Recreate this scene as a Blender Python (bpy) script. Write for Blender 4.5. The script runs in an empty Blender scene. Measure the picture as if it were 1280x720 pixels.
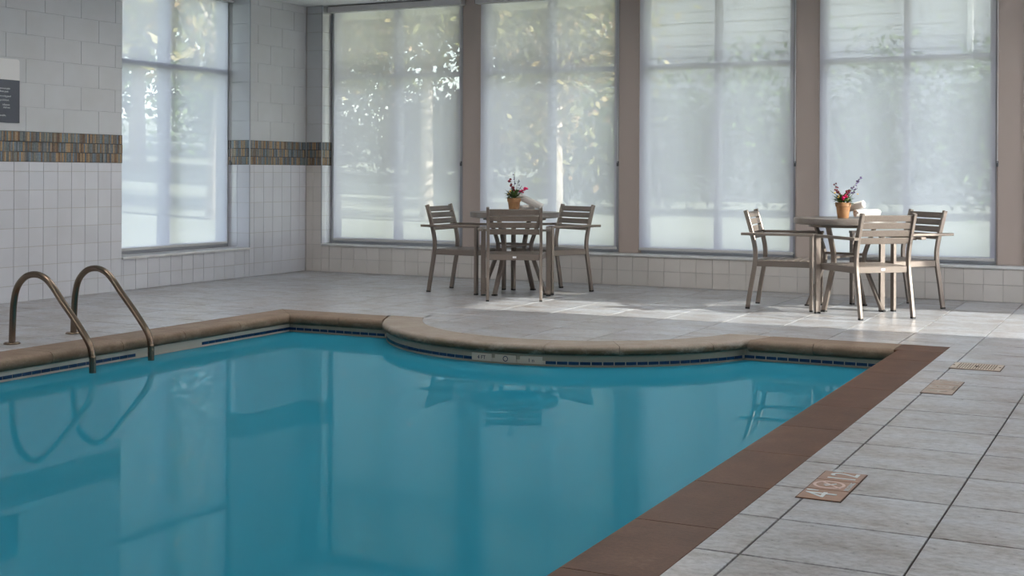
import bpy, math, random
import numpy as np
from mathutils import Matrix, Vector

random.seed(7)
rng = np.random.default_rng(7)
PI = math.pi
scene = bpy.context.scene
COL = scene.collection

# ------------------------------------------------------------------ camera
F_PX, PX0, PY0, CAM_H = 1630.0, 640.0, 216.6, 1.1
YAW = math.atan2(820.0, F_PX)
ROLL = 17.0 / 4060.0
fwd = Vector((-math.sin(YAW), math.cos(YAW), 0))
r0 = Vector((math.cos(YAW), math.sin(YAW), 0))
u0 = Vector((0, 0, 1))
c_right = r0 * math.cos(ROLL) + u0 * math.sin(ROLL)
c_up = u0 * math.cos(ROLL) - r0 * math.sin(ROLL)
cam_d = bpy.data.cameras.new('camera')
cam_d.sensor_width = 36.0
cam_d.lens = 36.0 * F_PX / 1280.0
cam_d.shift_x = 0.0
cam_d.shift_y = -(360.0 - PY0) / 1280.0
cam_d.clip_end = 500
cam = bpy.data.objects.new('camera', cam_d)
COL.objects.link(cam)
m = Matrix.Identity(4)
for i in range(3):
    m[i][0] = c_right[i]
    m[i][1] = c_up[i]
    m[i][2] = -fwd[i]
m[2][3] = CAM_H
cam.matrix_world = m
scene.camera = cam

def proj(p):
    d = Vector(p) - Vector((0, 0, CAM_H))
    w = d.dot(fwd)
    if w < 0.2:
        return None
    return (PX0 + F_PX * d.dot(c_right) / w, PY0 - F_PX * d.dot(c_up) / w)

# ------------------------------------------------------------------ world, sun, lights, exposure
SUN_EL = math.radians(20.5)
world = bpy.data.worlds.new('world')
scene.world = world
world.use_nodes = True
wn = world.node_tree.nodes
wl = world.node_tree.links
wn.clear()
w_out = wn.new('ShaderNodeOutputWorld')
w_bg = wn.new('ShaderNodeBackground')
w_sky = wn.new('ShaderNodeTexSky')
w_sky.sky_type = 'NISHITA'
w_sky.sun_disc = False
w_sky.sun_elevation = SUN_EL
w_sky.sun_rotation = math.radians(90)
w_sky.air_density = 1.0
w_sky.dust_density = 0.6
w_sky.ozone_density = 1.0
w_bg.inputs['Strength'].default_value = 0.8
w_hs = wn.new('ShaderNodeHueSaturation')      # hazy, whitish morning sky
w_hs.inputs['Saturation'].default_value = 0.4
wl.new(w_sky.outputs[0], w_hs.inputs['Color'])
wl.new(w_hs.outputs[0], w_bg.inputs['Color'])
wl.new(w_bg.outputs[0], w_out.inputs[0])

sun_d = bpy.data.lights.new('sun', 'SUN')
sun_d.energy = 24.0
sun_d.angle = math.radians(0.7)
sun_d.color = (1.0, 0.945, 0.89)
sun = bpy.data.objects.new('sun', sun_d)
COL.objects.link(sun)
sun_dir = Vector((-math.cos(SUN_EL), -0.012, -math.sin(SUN_EL)))
sun.rotation_euler = sun_dir.to_track_quat('-Z', 'Y').to_euler()
sun.location = (20, 10, 12)

FILL_WATTS = 14.5       # base watts of each added fill light, scaled in the loop below

scene.view_settings.view_transform = 'Standard'
scene.view_settings.look = 'None'
scene.view_settings.gamma = 1.0
scene.view_settings.use_curve_mapping = False
scene.view_settings.exposure = 0.34
scene.cycles.use_denoising = True
scene.cycles.use_adaptive_sampling = False
scene.cycles.caustics_reflective = False
scene.cycles.caustics_refractive = False
scene.cycles.sample_clamp_indirect = 4.0
scene.cycles.transparent_max_bounces = 16

# ------------------------------------------------------------------ materials
def srgb(r, g, b):
    f = lambda c: (c / 255 / 12.92) if c / 255 <= 0.04045 else ((c / 255 + 0.055) / 1.055) ** 2.4
    return (f(r), f(g), f(b), 1.0)

class NT:
    def __init__(self, name):
        self.m = bpy.data.materials.new(name)
        self.m.use_nodes = True
        self.t = self.m.node_tree
        self.n = self.t.nodes
        self.l = self.t.links
        self.b = self.n.get('Principled BSDF')
        self.out = self.n.get('Material Output')
    def new(self, kind, **kw):
        x = self.n.new(kind)
        for k, v in kw.items():
            setattr(x, k, v)
        return x
    def link(self, a, b):
        self.l.new(a, b)
    def coords(self, scale=(1, 1, 1), obj=False):
        mp = self.new('ShaderNodeMapping')
        mp.inputs['Scale'].default_value = scale
        if obj:
            tc = self.new('ShaderNodeTexCoord')
            self.link(tc.outputs['Object'], mp.inputs['Vector'])
        else:
            g = self.new('ShaderNodeNewGeometry')
            self.link(g.outputs['Position'], mp.inputs['Vector'])
        return mp.outputs[0]
    def noise(self, vec, scale, detail=4.0, rough=0.6):
        n = self.new('ShaderNodeTexNoise')
        n.inputs['Scale'].default_value = scale
        n.inputs['Detail'].default_value = detail
        n.inputs['Roughness'].default_value = rough
        self.link(vec, n.inputs['Vector'])
        return n.outputs['Fac']
    def ramp(self, fac, stops):
        r = self.new('ShaderNodeValToRGB')
        e = r.color_ramp.elements
        while len(e) < len(stops):
            e.new(0.5)
        for i, (p, c) in enumerate(stops):
            e[i].position = p
            e[i].color = c
        self.link(fac, r.inputs['Fac'])
        return r.outputs['Color']
    def mix(self, fac, a, b, blend='MIX'):
        x = self.new('ShaderNodeMixRGB', blend_type=blend)
        for s, v in ((x.inputs['Fac'], fac), (x.inputs['Color1'], a), (x.inputs['Color2'], b)):
            if hasattr(v, 'is_output'):
                self.link(v, s)
            else:
                s.default_value = v
        return x.outputs['Color']
    def bump(self, height, strength, dist=0.01):
        b = self.new('ShaderNodeBump')
        b.inputs['Strength'].default_value = strength
        b.inputs['Distance'].default_value = dist
        self.link(height, b.inputs['Height'])
        self.link(b.outputs[0], self.b.inputs['Normal'])
    def set(self, **kw):
        for k, v in kw.items():
            k = k.replace('_', ' ')
            s = self.b.inputs[k]
            if hasattr(v, 'is_output'):
                self.link(v, s)
            else:
                s.default_value = v
        return self

def plain(name, col, rough=0.5, metal=0.0, spec=0.5):
    t = NT(name)
    t.set(Base_Color=col, Roughness=rough, Metallic=metal)
    t.b.inputs['Specular IOR Level'].default_value = spec
    return t.m

M = {}
def mottled(name, c1, c2, scale, rough, bump=0.0, vary=0.0, stretch=(1, 1, 1), bscale=None, spec=0.5):
    t = NT(name)
    v = t.coords(stretch)
    f = t.noise(v, scale)
    col = t.ramp(f, [(0.3, c1), (0.7, c2)])
    if vary:
        oi = t.new('ShaderNodeObjectInfo')
        g = t.ramp(oi.outputs['Random'], [(0.0, (1 - vary, 1 - vary, 1 - vary, 1)), (1.0, (1 + vary * 0.4,) * 3 + (1,))])
        col = t.mix(1.0, col, g, 'MULTIPLY')
    t.set(Base_Color=col, Roughness=rough)
    t.b.inputs['Specular IOR Level'].default_value = spec
    if bump:
        t.bump(t.noise(v, bscale or scale * 4, 6), bump, 0.004)
    M[name] = t.m
    return t.m

def deck_mat():
    t = NT('deck_tile')
    oi = t.new('ShaderNodeObjectInfo')
    sh = t.new('ShaderNodeVectorMath', operation='MULTIPLY_ADD')
    cmb = t.new('ShaderNodeCombineXYZ')
    for k in range(3):
        t.link(oi.outputs['Random'], cmb.inputs[k])
    t.link(cmb.outputs[0], sh.inputs[0])
    sh.inputs[1].default_value = (37.0, 53.0, 0.0)
    t.link(t.coords((1.0, 1.5, 1)), sh.inputs[2])
    v = sh.outputs[0]
    big = t.noise(v, 3.2, 6, 0.68)
    fine = t.noise(v, 26.0, 6, 0.75)
    col = t.ramp(big, [(0.30, srgb(144, 134, 128)), (0.52, srgb(174, 174, 177)), (0.72, srgb(186, 190, 198))])
    col = t.mix(0.8, col, t.ramp(fine, [(0.36, (0.15, 0.14, 0.13, 1)), (0.60, (0.70, 0.70, 0.70, 1))]), 'SOFT_LIGHT')
    col = t.mix(1.0, col, t.ramp(oi.outputs['Random'], [(0, (0.86, 0.85, 0.84, 1)), (1, (1.0, 1.0, 1.0, 1))]), 'MULTIPLY')
    t.set(Base_Color=col, Roughness=t.ramp(fine, [(0.3, (0.26,) * 3 + (1,)), (0.8, (0.42,) * 3 + (1,))]))
    t.bump(fine, 0.14, 0.003)
    M['deck_tile'] = t.m
deck_mat()
def coping_mat(name, c1, c2, c3, algae=0.0):
    t = NT(name)
    v = t.coords()
    a = t.noise(v, 5.0, 6, 0.7)
    b = t.noise(v, 70.0, 4, 0.7)
    col = t.ramp(a, [(0.3, c1), (0.6, c2), (0.8, c3)])
    col = t.mix(0.35, col, t.ramp(b, [(0.3, (0.25, 0.25, 0.25, 1)), (0.7, (0.75, 0.75, 0.75, 1))]), 'SOFT_LIGHT')
    oi = t.new('ShaderNodeObjectInfo')
    col = t.mix(1.0, col, t.ramp(oi.outputs['Random'], [(0, (0.88, 0.87, 0.86, 1)), (1, (1.0, 1.0, 1.0, 1))]), 'MULTIPLY')
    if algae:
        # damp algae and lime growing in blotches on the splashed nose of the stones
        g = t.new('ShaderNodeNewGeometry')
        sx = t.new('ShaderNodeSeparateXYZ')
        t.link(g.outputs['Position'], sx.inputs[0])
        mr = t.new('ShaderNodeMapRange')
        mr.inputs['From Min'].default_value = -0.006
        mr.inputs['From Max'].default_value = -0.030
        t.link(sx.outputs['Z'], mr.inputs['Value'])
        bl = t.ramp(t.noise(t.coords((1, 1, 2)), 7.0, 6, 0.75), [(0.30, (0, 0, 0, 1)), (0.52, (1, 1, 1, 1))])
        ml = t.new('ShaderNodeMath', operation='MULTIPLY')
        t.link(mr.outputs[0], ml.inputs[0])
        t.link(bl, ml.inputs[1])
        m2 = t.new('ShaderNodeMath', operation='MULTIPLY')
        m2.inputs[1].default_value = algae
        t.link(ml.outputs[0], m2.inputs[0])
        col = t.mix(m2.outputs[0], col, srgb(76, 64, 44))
    t.set(Base_Color=col, Roughness=0.55)
    t.b.inputs['Specular IOR Level'].default_value = 0.18
    t.bump(b, 0.25, 0.003)
    M[name] = t.m
coping_mat('coping_brown', srgb(76, 50, 36), srgb(92, 63, 47), srgb(116, 87, 69))
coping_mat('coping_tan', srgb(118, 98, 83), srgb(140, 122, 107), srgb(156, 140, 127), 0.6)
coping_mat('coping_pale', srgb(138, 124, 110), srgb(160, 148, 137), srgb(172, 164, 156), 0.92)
M['grout'] = plain('grout', srgb(74, 60, 52), 0.9)
M['wall_grout'] = plain('wall_grout', srgb(176, 171, 168), 0.9)
M['block_paint'] = None
def block_mat():
    t = NT('painted_block')
    v = t.coords()
    col = t.ramp(t.noise(v, 1.7, 3), [(0.3, srgb(186, 187, 189)), (0.7, srgb(196, 198, 202))])
    t.set(Base_Color=col, Roughness=0.55)
    t.bump(t.noise(v, 120, 4), 0.25, 0.002)
    M['block_paint'] = t.m
block_mat()
M['block_mortar'] = plain('block_mortar', srgb(192, 194, 198), 0.7)
M['ceiling'] = plain('ceiling_paint', srgb(232, 233, 233), 0.7)
M['wall_paint'] = plain('wall_paint', srgb(214, 214, 214), 0.7)
mottled('wall_tile', srgb(203, 203, 209), srgb(211, 212, 219), 1.5, 0.06, 0.0, 0.05)
mottled('wall_tile_warm', srgb(206, 200, 194), srgb(214, 208, 203), 1.5, 0.16, 0.0, 0.06)
mottled('marble', srgb(205, 204, 203), srgb(224, 224, 225), 6.0, 0.22)
M['band_grout'] = plain('band_grout', srgb(48, 46, 44), 0.9)
def mosaic_mat():
    t = NT('mosaic_glass')
    g = t.new('ShaderNodeNewGeometry')
    col = t.ramp(g.outputs['Random Per Island'], [
        (0.0, srgb(86, 88, 90)), (0.2, srgb(124, 140, 154)), (0.4, srgb(122, 108, 94)), (0.6, srgb(110, 124, 130)),
        (0.8, srgb(176, 150, 120)), (1.0, srgb(104, 86, 76))])
    col = t.mix(0.5, col, t.ramp(t.noise(t.coords(), 60, 3), [(0.3, srgb(70, 68, 66)), (0.7, srgb(190, 180, 165))]), 'SOFT_LIGHT')
    t.set(Base_Color=col, Roughness=0.22)
    M['mosaic'] = t.m
mosaic_mat()
M['post'] = plain('taupe_post', srgb(168, 154, 146), 0.45)
M['alu'] = plain('window_aluminium', srgb(158, 160, 165), 0.4, 0.0)
M['valance'] = plain('valance_paint', srgb(186, 184, 184), 0.45)
M['chain'] = plain('chain_plastic', srgb(196, 196, 198), 0.4)
M['chain_dark'] = plain('clip_dark', srgb(70, 72, 76), 0.4)
def steel(name, c, rough, metal=1.0):
    t = NT(name)
    v = t.coords((60, 60, 4), obj=True)
    t.set(Base_Color=c, Metallic=metal, Roughness=rough)
    M[name] = t.m
steel('rail_steel', srgb(124, 108, 94), 0.24)
steel('drain_metal', srgb(196, 180, 164), 0.45, 0.3)
M['frame_metal'] = plain('champagne_frame', srgb(126, 115, 107), 0.36, 0.5)
def slat_mat(name, a, b):
    t = NT(name)
    v = t.coords((4, 60, 60), obj=True)
    col = t.ramp(t.noise(v, 3.0, 5), [(0.3, a), (0.7, b)])
    t.set(Base_Color=col, Roughness=0.45)
    t.bump(t.noise(v, 6.0, 4), 0.15, 0.002)
    M[name] = t.m
slat_mat('slat', srgb(92, 81, 73), srgb(114, 103, 95))
mottled('table_top', srgb(96, 88, 82), srgb(112, 104, 98), 8.0, 0.35)
M['rubber'] = plain('rubber_foot', srgb(30, 30, 30), 0.7)
mottled('terracotta', srgb(134, 94, 60), srgb(164, 122, 84), 14.0, 0.6, 0.1)
M['soil'] = plain('soil', srgb(58, 46, 36), 0.95)
mottled('leaf_dark', srgb(38, 62, 34), srgb(92, 112, 52), 40.0, 0.5)
M['stem'] = plain('stem_green', srgb(84, 92, 62), 0.6)
M['magenta'] = plain('petal_magenta', srgb(196, 30, 92), 0.5)
M['crimson'] = plain('petal_crimson', srgb(120, 22, 44), 0.5)
M['yellow'] = plain('petal_yellow', srgb(222, 178, 70), 0.5)
M['purple'] = plain('petal_purple', srgb(104, 84, 132), 0.5)
def towel_mat():
    t = NT('terry_towel')
    v = t.coords(obj=True)
    t.set(Base_Color=srgb(226, 220, 216), Roughness=0.95)
    t.bump(t.noise(v, 420, 3), 0.6, 0.004)
    M['towel'] = t.m
towel_mat()
M['pool_white'] = plain('waterline_white', srgb(168, 163, 152), 0.35)
M['pool_stained'] = plain('waterline_stained', srgb(126, 124, 110), 0.4)  # darker, greyer white for the lobe and back borders
M['pool_blue'] = plain('waterline_blue', srgb(18, 44, 80), 0.2)
M['pool_plaster'] = plain('pool_plaster', srgb(120, 165, 178), 0.8)
M['sign_white'] = plain('sign_white', srgb(222, 220, 220), 0.35)
M['sign_dark'] = plain('sign_dark', srgb(66, 70, 80), 0.35)
M['sign_text'] = plain('sign_text', srgb(220, 222, 224), 0.5)
mottled('marker_brown', srgb(140, 104, 84), srgb(156, 118, 94), 20.0, 0.35)
M['marker_edge'] = plain('marker_joint', srgb(70, 46, 36), 0.8)
M['marker_text'] = plain('marker_text', srgb(214, 222, 226), 0.5)
M['marker_pink'] = plain('marker_ring', srgb(214, 190, 184), 0.5)
M['lamp_trim'] = plain('lamp_trim', srgb(235, 235, 235), 0.4)
def emit(name, col, s):
    t = NT(name)
    e = t.new('ShaderNodeEmission')
    e.inputs[0].default_value = col
    e.inputs[1].default_value = s
    t.link(e.outputs[0], t.out.inputs[0])
    M[name] = t.m
emit('lamp_lens', (1, 0.95, 0.88, 1), 3.0)
def glass_mat():
    t = NT('window_glass')
    tr = t.new('ShaderNodeBsdfTransparent')
    tr.inputs[0].default_value = (0.94, 0.97, 0.96, 1)
    gl = t.new('ShaderNodeBsdfGlossy')
    gl.inputs['Roughness'].default_value = 0.0
    lw = t.new('ShaderNodeLayerWeight')
    lw.inputs[0].default_value = 0.5
    pw = t.new('ShaderNodeMath', operation='POWER')
    pw.inputs[1].default_value = 5.0
    t.link(lw.outputs['Facing'], pw.inputs[0])
    fr = t.new('ShaderNodeMath', operation='MULTIPLY_ADD')
    fr.inputs[1].default_value = 0.96
    fr.inputs[2].default_value = 0.04
    t.link(pw.outputs[0], fr.inputs[0])
    mx = t.new('ShaderNodeMixShader')
    t.link(fr.outputs[0], mx.inputs[0])
    t.link(tr.outputs[0], mx.inputs[1])
    t.link(gl.outputs[0], mx.inputs[2])
    t.link(mx.outputs[0], t.out.inputs[0])
    M['glass'] = t.m
glass_mat()
SHADE_OPEN = 0.155
def shade_mat(key, name, openness):
    t = NT(name)
    tr = t.new('ShaderNodeBsdfTransparent')
    tr.inputs[0].default_value = (1.0, 1.0, 1.0, 1)
    tl = t.new('ShaderNodeBsdfTranslucent')
    df = t.new('ShaderNodeBsdfDiffuse')
    weave = t.noise(t.coords((40, 40, 300)), 3.0, 2)
    col = t.ramp(weave, [(0.2, (0.60, 0.59, 0.70, 1)), (0.8, (0.64, 0.63, 0.74, 1))])
    t.link(col, tl.inputs[0])
    t.link(col, df.inputs[0])
    m1 = t.new('ShaderNodeMixShader')
    m1.inputs[0].default_value = 0.25
    t.link(tl.outputs[0], m1.inputs[1])
    t.link(df.outputs[0], m1.inputs[2])
    m2 = t.new('ShaderNodeMixShader')
    m2.inputs[0].default_value = openness
    t.link(m1.outputs[0], m2.inputs[1])
    t.link(tr.outputs[0], m2.inputs[2])
    t.link(m2.outputs[0], t.out.inputs[0])
    M[key] = t.m
shade_mat('shade', 'solar_screen_fabric', SHADE_OPEN)
shade_mat('shade_loose', 'loose_weave_fabric', 0.38)
def water_mat():
    # cloudy teal water under a weak mirror: the photograph's polariser takes most of the surface glare away
    t = NT('pool_water')
    t.set(Base_Color=(0.023, 0.212, 0.305, 1), Roughness=0.6)
    t.b.inputs['Specular IOR Level'].default_value = 0.0
    gl = t.new('ShaderNodeBsdfGlossy')
    gl.inputs['Roughness'].default_value = 0.0
    gl.inputs['Color'].default_value = (0.86, 0.97, 1.0, 1)
    bp = t.new('ShaderNodeBump')
    bp.inputs['Strength'].default_value = 0.006
    bp.inputs['Distance'].default_value = 0.02
    t.link(t.noise(t.coords(), 1.6, 2, 0.5), bp.inputs['Height'])
    t.link(bp.outputs[0], gl.inputs['Normal'])
    fr = t.new('ShaderNodeFresnel')
    fr.inputs[0].default_value = 1.333
    mu = t.new('ShaderNodeMath', operation='MULTIPLY')
    mu.inputs[1].default_value = 0.40
    t.link(fr.outputs[0], mu.inputs[0])
    mx = t.new('ShaderNodeMixShader')
    t.link(mu.outputs[0], mx.inputs[0])
    t.link(t.b.outputs[0], mx.inputs[1])
    t.link(gl.outputs[0], mx.inputs[2])
    t.link(mx.outputs[0], t.out.inputs[0])
    M['water'] = t.m
water_mat()
mottled('lawn', srgb(138, 146, 128), srgb(166, 170, 156), 1.3, 0.9, 0.3, bscale=30)
mottled('bark', srgb(150, 138, 124), srgb(196, 186, 172), 6.0, 0.9, 0.4)
def leaf_mat(name, stops):
    t = NT(name)
    g = t.new('ShaderNodeNewGeometry')
    col = t.ramp(g.outputs['Random Per Island'], stops)
    t.set(Base_Color=col, Roughness=0.5)
    tl = t.new('ShaderNodeBsdfTranslucent')
    t.link(col, tl.inputs[0])
    mx = t.new('ShaderNodeMixShader')
    mx.inputs[0].default_value = 0.35
    t.link(t.b.outputs[0], mx.inputs[1])
    t.link(tl.outputs[0], mx.inputs[2])
    t.link(mx.outputs[0], t.out.inputs[0])
    M[name] = t.m
leaf_mat('leaf_autumn', [(0, srgb(96, 106, 64)), (0.4, srgb(132, 134, 84)), (0.75, srgb(168, 156, 104)), (1, srgb(176, 140, 104))])
leaf_mat('leaf_green', [(0, srgb(44, 70, 36)), (0.5, srgb(84, 112, 62)), (1, srgb(128, 150, 96))])
leaf_mat('leaf_hedge', [(0, srgb(52, 64, 56)), (0.6, srgb(80, 94, 82)), (1, srgb(112, 124, 106))])
M['siding'] = plain('siding_paint', srgb(206, 208, 212), 0.7)
M['soffit'] = plain('soffit_paint', srgb(232, 226, 196), 0.7)
M['downspout'] = plain('downspout_white', srgb(240, 240, 238), 0.5)
M['asphalt_roof'] = plain('roof_shingle', srgb(92, 88, 86), 0.9)

# ------------------------------------------------------------------ builders
class MB:
    def __init__(self):
        self.v = []
        self.f = []
    def add(self, vs, fs):
        o = len(self.v)
        self.v += [tuple(p) for p in vs]
        self.f += [tuple(i + o for i in f) for f in fs]
        return self
    def box(self, x0, x1, y0, y1, z0, z1):
        return self.add([(x0, y0, z0), (x1, y0, z0), (x1, y1, z0), (x0, y1, z0), (x0, y0, z1), (x1, y0, z1), (x1, y1, z1), (x0, y1, z1)],
                        [(3, 2, 1, 0), (4, 5, 6, 7), (0, 1, 5, 4), (1, 2, 6, 5), (2, 3, 7, 6), (3, 0, 4, 7)])
    def cbox(self, x0, x1, y0, y1, z0, z1, c=0.003):
        """box with chamfered edges (all twelve)"""
        vs, idx = [], {}
        for i, (X, sx) in enumerate(((x0, 1), (x1, -1))):
            for j, (Y, sy) in enumerate(((y0, 1), (y1, -1))):
                for k, (Z, sz) in enumerate(((z0, 1), (z1, -1))):
                    for a in range(3):
                        p = [X + sx * c, Y + sy * c, Z + sz * c]
                        p[a] = (X, Y, Z)[a]
                        idx[(i, j, k, a)] = len(vs)
                        vs.append(p)
        fs = []
        for a in range(3):
            b, c2 = (a + 1) % 3, (a + 2) % 3
            for s in (0, 1):
                q = []
                for (p, r) in ((0, 0), (1, 0), (1, 1), (0, 1)):
                    k = [0, 0, 0]
                    k[a], k[b], k[c2] = s, p, r
                    q.append(idx[tuple(k) + (a,)])
                fs.append(tuple(q if s else q[::-1]))
        for a in range(3):
            b, c2 = (a + 1) % 3, (a + 2) % 3
            for p in (0, 1):
                for r in (0, 1):
                    k0 = [0, 0, 0]
                    k0[b], k0[c2] = p, r
                    k1 = list(k0)
                    k1[a] = 1
                    q = [idx[tuple(k0) + (b,)], idx[tuple(k1) + (b,)], idx[tuple(k1) + (c2,)], idx[tuple(k0) + (c2,)]]
                    fs.append(tuple(q if p != r else q[::-1]))
        for i in (0, 1):
            for j in (0, 1):
                for k in (0, 1):
                    t = (idx[(i, j, k, 0)], idx[(i, j, k, 1)], idx[(i, j, k, 2)])
                    fs.append(t if (i + j + k) % 2 else t[::-1])
        return self.add(vs, fs)
    def loft(self, rings, caps=True, closed_ring=True):
        n = len(rings[0])
        vs = [p for r in rings for p in r]
        fs = []
        for i in range(len(rings) - 1):
            for j in range(n if closed_ring else n - 1):
                a, b = i * n + j, i * n + (j + 1) % n
                fs.append((a, b, b + n, a + n))
        if caps:
            fs.append(tuple(range(n))[::-1])
            fs.append(tuple(range((len(rings) - 1) * n, len(rings) * n)))
        return self.add(vs, fs)
    def tube(self, path, r, seg=10, caps=True):
        path = [Vector(p) for p in path]
        rings = []
        n = None
        for i, p in enumerate(path):
            t = (path[min(i + 1, len(path) - 1)] - path[max(i - 1, 0)]).normalized()
            if n is None:
                n = t.orthogonal().normalized()
            else:
                n = (n - t * n.dot(t)).normalized()
            b = t.cross(n)
            rr = r[i] if isinstance(r, (list, tuple)) else r
            rings.append([p + (n * math.cos(a) + b * math.sin(a)) * rr for a in [2 * PI * k / seg for k in range(seg)]])
        return self.loft(rings, caps)
    def bar(self, path, side, w, d):
        """rectangular bar swept along path; side = constant width axis"""
        path = [Vector(p) for p in path]
        s = Vector(side).normalized()
        rings = []
        for i, p in enumerate(path):
            t = (path[min(i + 1, len(path) - 1)] - path[max(i - 1, 0)]).normalized()
            nn = t.cross(s).normalized()
            cw, cd = w / 2, d / 2
            e = min(w, d) * 0.14
            rings.append([p + s * a + nn * b for a, b in ((-cw + e, -cd), (cw - e, -cd), (cw, -cd + e), (cw, cd - e),
                                                          (cw - e, cd), (-cw + e, cd), (-cw, cd - e), (-cw, -cd + e))])
        return self.loft(rings)
    def lathe(self, prof, c=(0, 0, 0), seg=24):
        rings = [[(c[0] + r * math.cos(2 * PI * k / seg), c[1] + r * math.sin(2 * PI * k / seg), c[2] + z) for k in range(seg)] for r, z in prof]
        return self.loft(rings)
    def prism(self, poly, z0, z1):
        n = len(poly)
        vs = [(x, y, z0) for x, y in poly] + [(x, y, z1) for x, y in poly]
        fs = [tuple(range(n))[::-1], tuple(range(n, 2 * n))]
        for i in range(n):
            j = (i + 1) % n
            fs.append((i, j, n + j, n + i))
        return self.add(vs, fs)
    def mesh(self, name, mat=None, smooth=False):
        me = bpy.data.meshes.new(name)
        me.from_pydata(self.v, [], self.f)
        if mat is not None:
            me.materials.append(mat)
        me.update()
        if smooth:
            me.shade_smooth()
        return me
    def build(self, name, mat, parent=None, smooth=False, **props):
        return link(name, self.mesh(name, mat, smooth), parent, **props)

def link(name, me, parent=None, mw=None, **props):
    o = bpy.data.objects.new(name, me)
    COL.objects.link(o)
    if mw is not None:
        o.matrix_basis = mw
    if parent is not None:
        o.parent = parent
    for k, v in props.items():
        o[k] = v
    return o

def thing(name, label, cat, loc=(0, 0, 0), rz=0.0, group=None, kind=None):
    o = bpy.data.objects.new(name, None)
    COL.objects.link(o)
    o.location = loc
    o.rotation_euler = (0, 0, rz)
    o['label'] = label
    o['category'] = cat
    if group:
        o['group'] = group
    if kind:
        o['kind'] = kind
    return o

def sm_angle(o, deg=40):
    me = o.data
    me.shade_smooth()
    try:
        me.set_sharp_from_angle(angle=math.radians(deg))
    except Exception:
        pass
    return o

# pieces laid on a plane -----------------------------------------------------
def inset_poly(poly, b):
    n = len(poly)
    out = []
    for i in range(n):
        p0, p1, p2 = Vector(poly[i - 1]), Vector(poly[i]), Vector(poly[(i + 1) % n])
        d1, d2 = (p1 - p0).normalized(), (p2 - p1).normalized()
        n1, n2 = Vector((-d1.y, d1.x)), Vector((-d2.y, d2.x))
        k = 1 + n1.dot(n2)
        mv = (n1 + n2) / max(k, 0.35) * b
        out.append((p1.x + mv.x, p1.y + mv.y))
    return out

def area(poly):
    return 0.5 * sum(poly[i - 1][0] * poly[i][1] - poly[i][0] * poly[i - 1][1] for i in range(len(poly)))

def clip_half(poly, a, b, c):
    """keep a*x+b*y<=c"""
    out = []
    for i in range(len(poly)):
        p, q = poly[i - 1], poly[i]
        dp, dq = a * p[0] + b * p[1] - c, a * q[0] + b * q[1] - c
        if (dp <= 0) != (dq <= 0):
            t = dp / (dp - dq)
            out.append((p[0] + (q[0] - p[0]) * t, p[1] + (q[1] - p[1]) * t))
        if dq <= 0:
            out.append(q)
    return out

def clip_region(poly, region):
    for h in region:
        poly = clip_half(poly, *h)
        if len(poly) < 3:
            return []
    # drop doubled points
    res = []
    for p in poly:
        if not res or (abs(p[0] - res[-1][0]) + abs(p[1] - res[-1][1])) > 1e-5:
            res.append(p)
    return res if len(res) > 2 else []

def rect_region(x0, x1, y0, y1):
    return [(-1, 0, -x0), (1, 0, x1), (0, -1, -y0), (0, 1, y1)]

def piece_geo(poly, h, b):
    """pillow-edged slab, poly CCW in (u,v), top at n=h"""
    inn = inset_poly(poly, b)
    n = len(poly)
    vs = [(x, y, 0) for x, y in poly] + [(x, y, h - b) for x, y in poly] + [(x, y, h) for x, y in inn]
    fs = [tuple(range(2 * n, 3 * n))]
    for i in range(n):
        j = (i + 1) % n
        fs.append((i, j, n + j, n + i))
        fs.append((n + i, n + j, 2 * n + j, 2 * n + i))
    return vs, fs

def frame(origin, u, v):
    u, v = Vector(u), Vector(v)
    n = u.cross(v)
    mm = Matrix.Identity(4)
    for i in range(3):
        mm[i][0], mm[i][1], mm[i][2], mm[i][3] = u[i], v[i], n[i], origin[i]
    return mm

def screen_area(mw, poly, h):
    pts = [proj(mw @ Vector((x, y, h))) for x, y in poly]
    if any(p is None for p in pts):
        return 0
    if max(p[0] for p in pts) < 0 or min(p[0] for p in pts) > 1280 or max(p[1] for p in pts) < 0 or min(p[1] for p in pts) > 720:
        return 0
    return abs(area(pts))

_mesh_cache = {}
def lay_pieces(name, parent, mat, items, h, b, limit=300, stuff_name=None, min_px=0.0):
    """items: (frame matrix, polygon). The largest in view become objects, the rest one stuff mesh."""
    ranked = []
    for mw, poly in items:
        if len(poly) < 3 or abs(area(poly)) < 2e-4:
            continue
        if area(poly) < 0:
            poly = poly[::-1]
        ranked.append((screen_area(mw, poly, h), mw, poly))
    ranked.sort(key=lambda t: -t[0])
    rest = MB()
    for i, (s, mw, poly) in enumerate(ranked):
        if i < limit and s > min_px:
            x0, y0 = min(p[0] for p in poly), min(p[1] for p in poly)
            loc = [(p[0] - x0, p[1] - y0) for p in poly]
            k0 = min(range(len(loc)), key=lambda q: (round(loc[q][0], 4), round(loc[q][1], 4)))
            loc = loc[k0:] + loc[:k0]
            key = (mat.name, round(h, 4)) + tuple((round(p[0], 3), round(p[1], 3)) for p in loc)
            me = _mesh_cache.get(key)
            if me is None:
                vs, fs = piece_geo(loc, h, b)
                me = MB().add(vs, fs).mesh(name, mat)
                _mesh_cache[key] = me
            link(name, me, parent, mw @ Matrix.Translation((x0, y0, 0)))
        else:
            vs, fs = piece_geo(poly, h, b)
            rest.add([mw @ Vector(p) for p in vs], fs)
    if rest.v:
        rest.build(stuff_name or name + '_field', mat, parent, kind='stuff')

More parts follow.
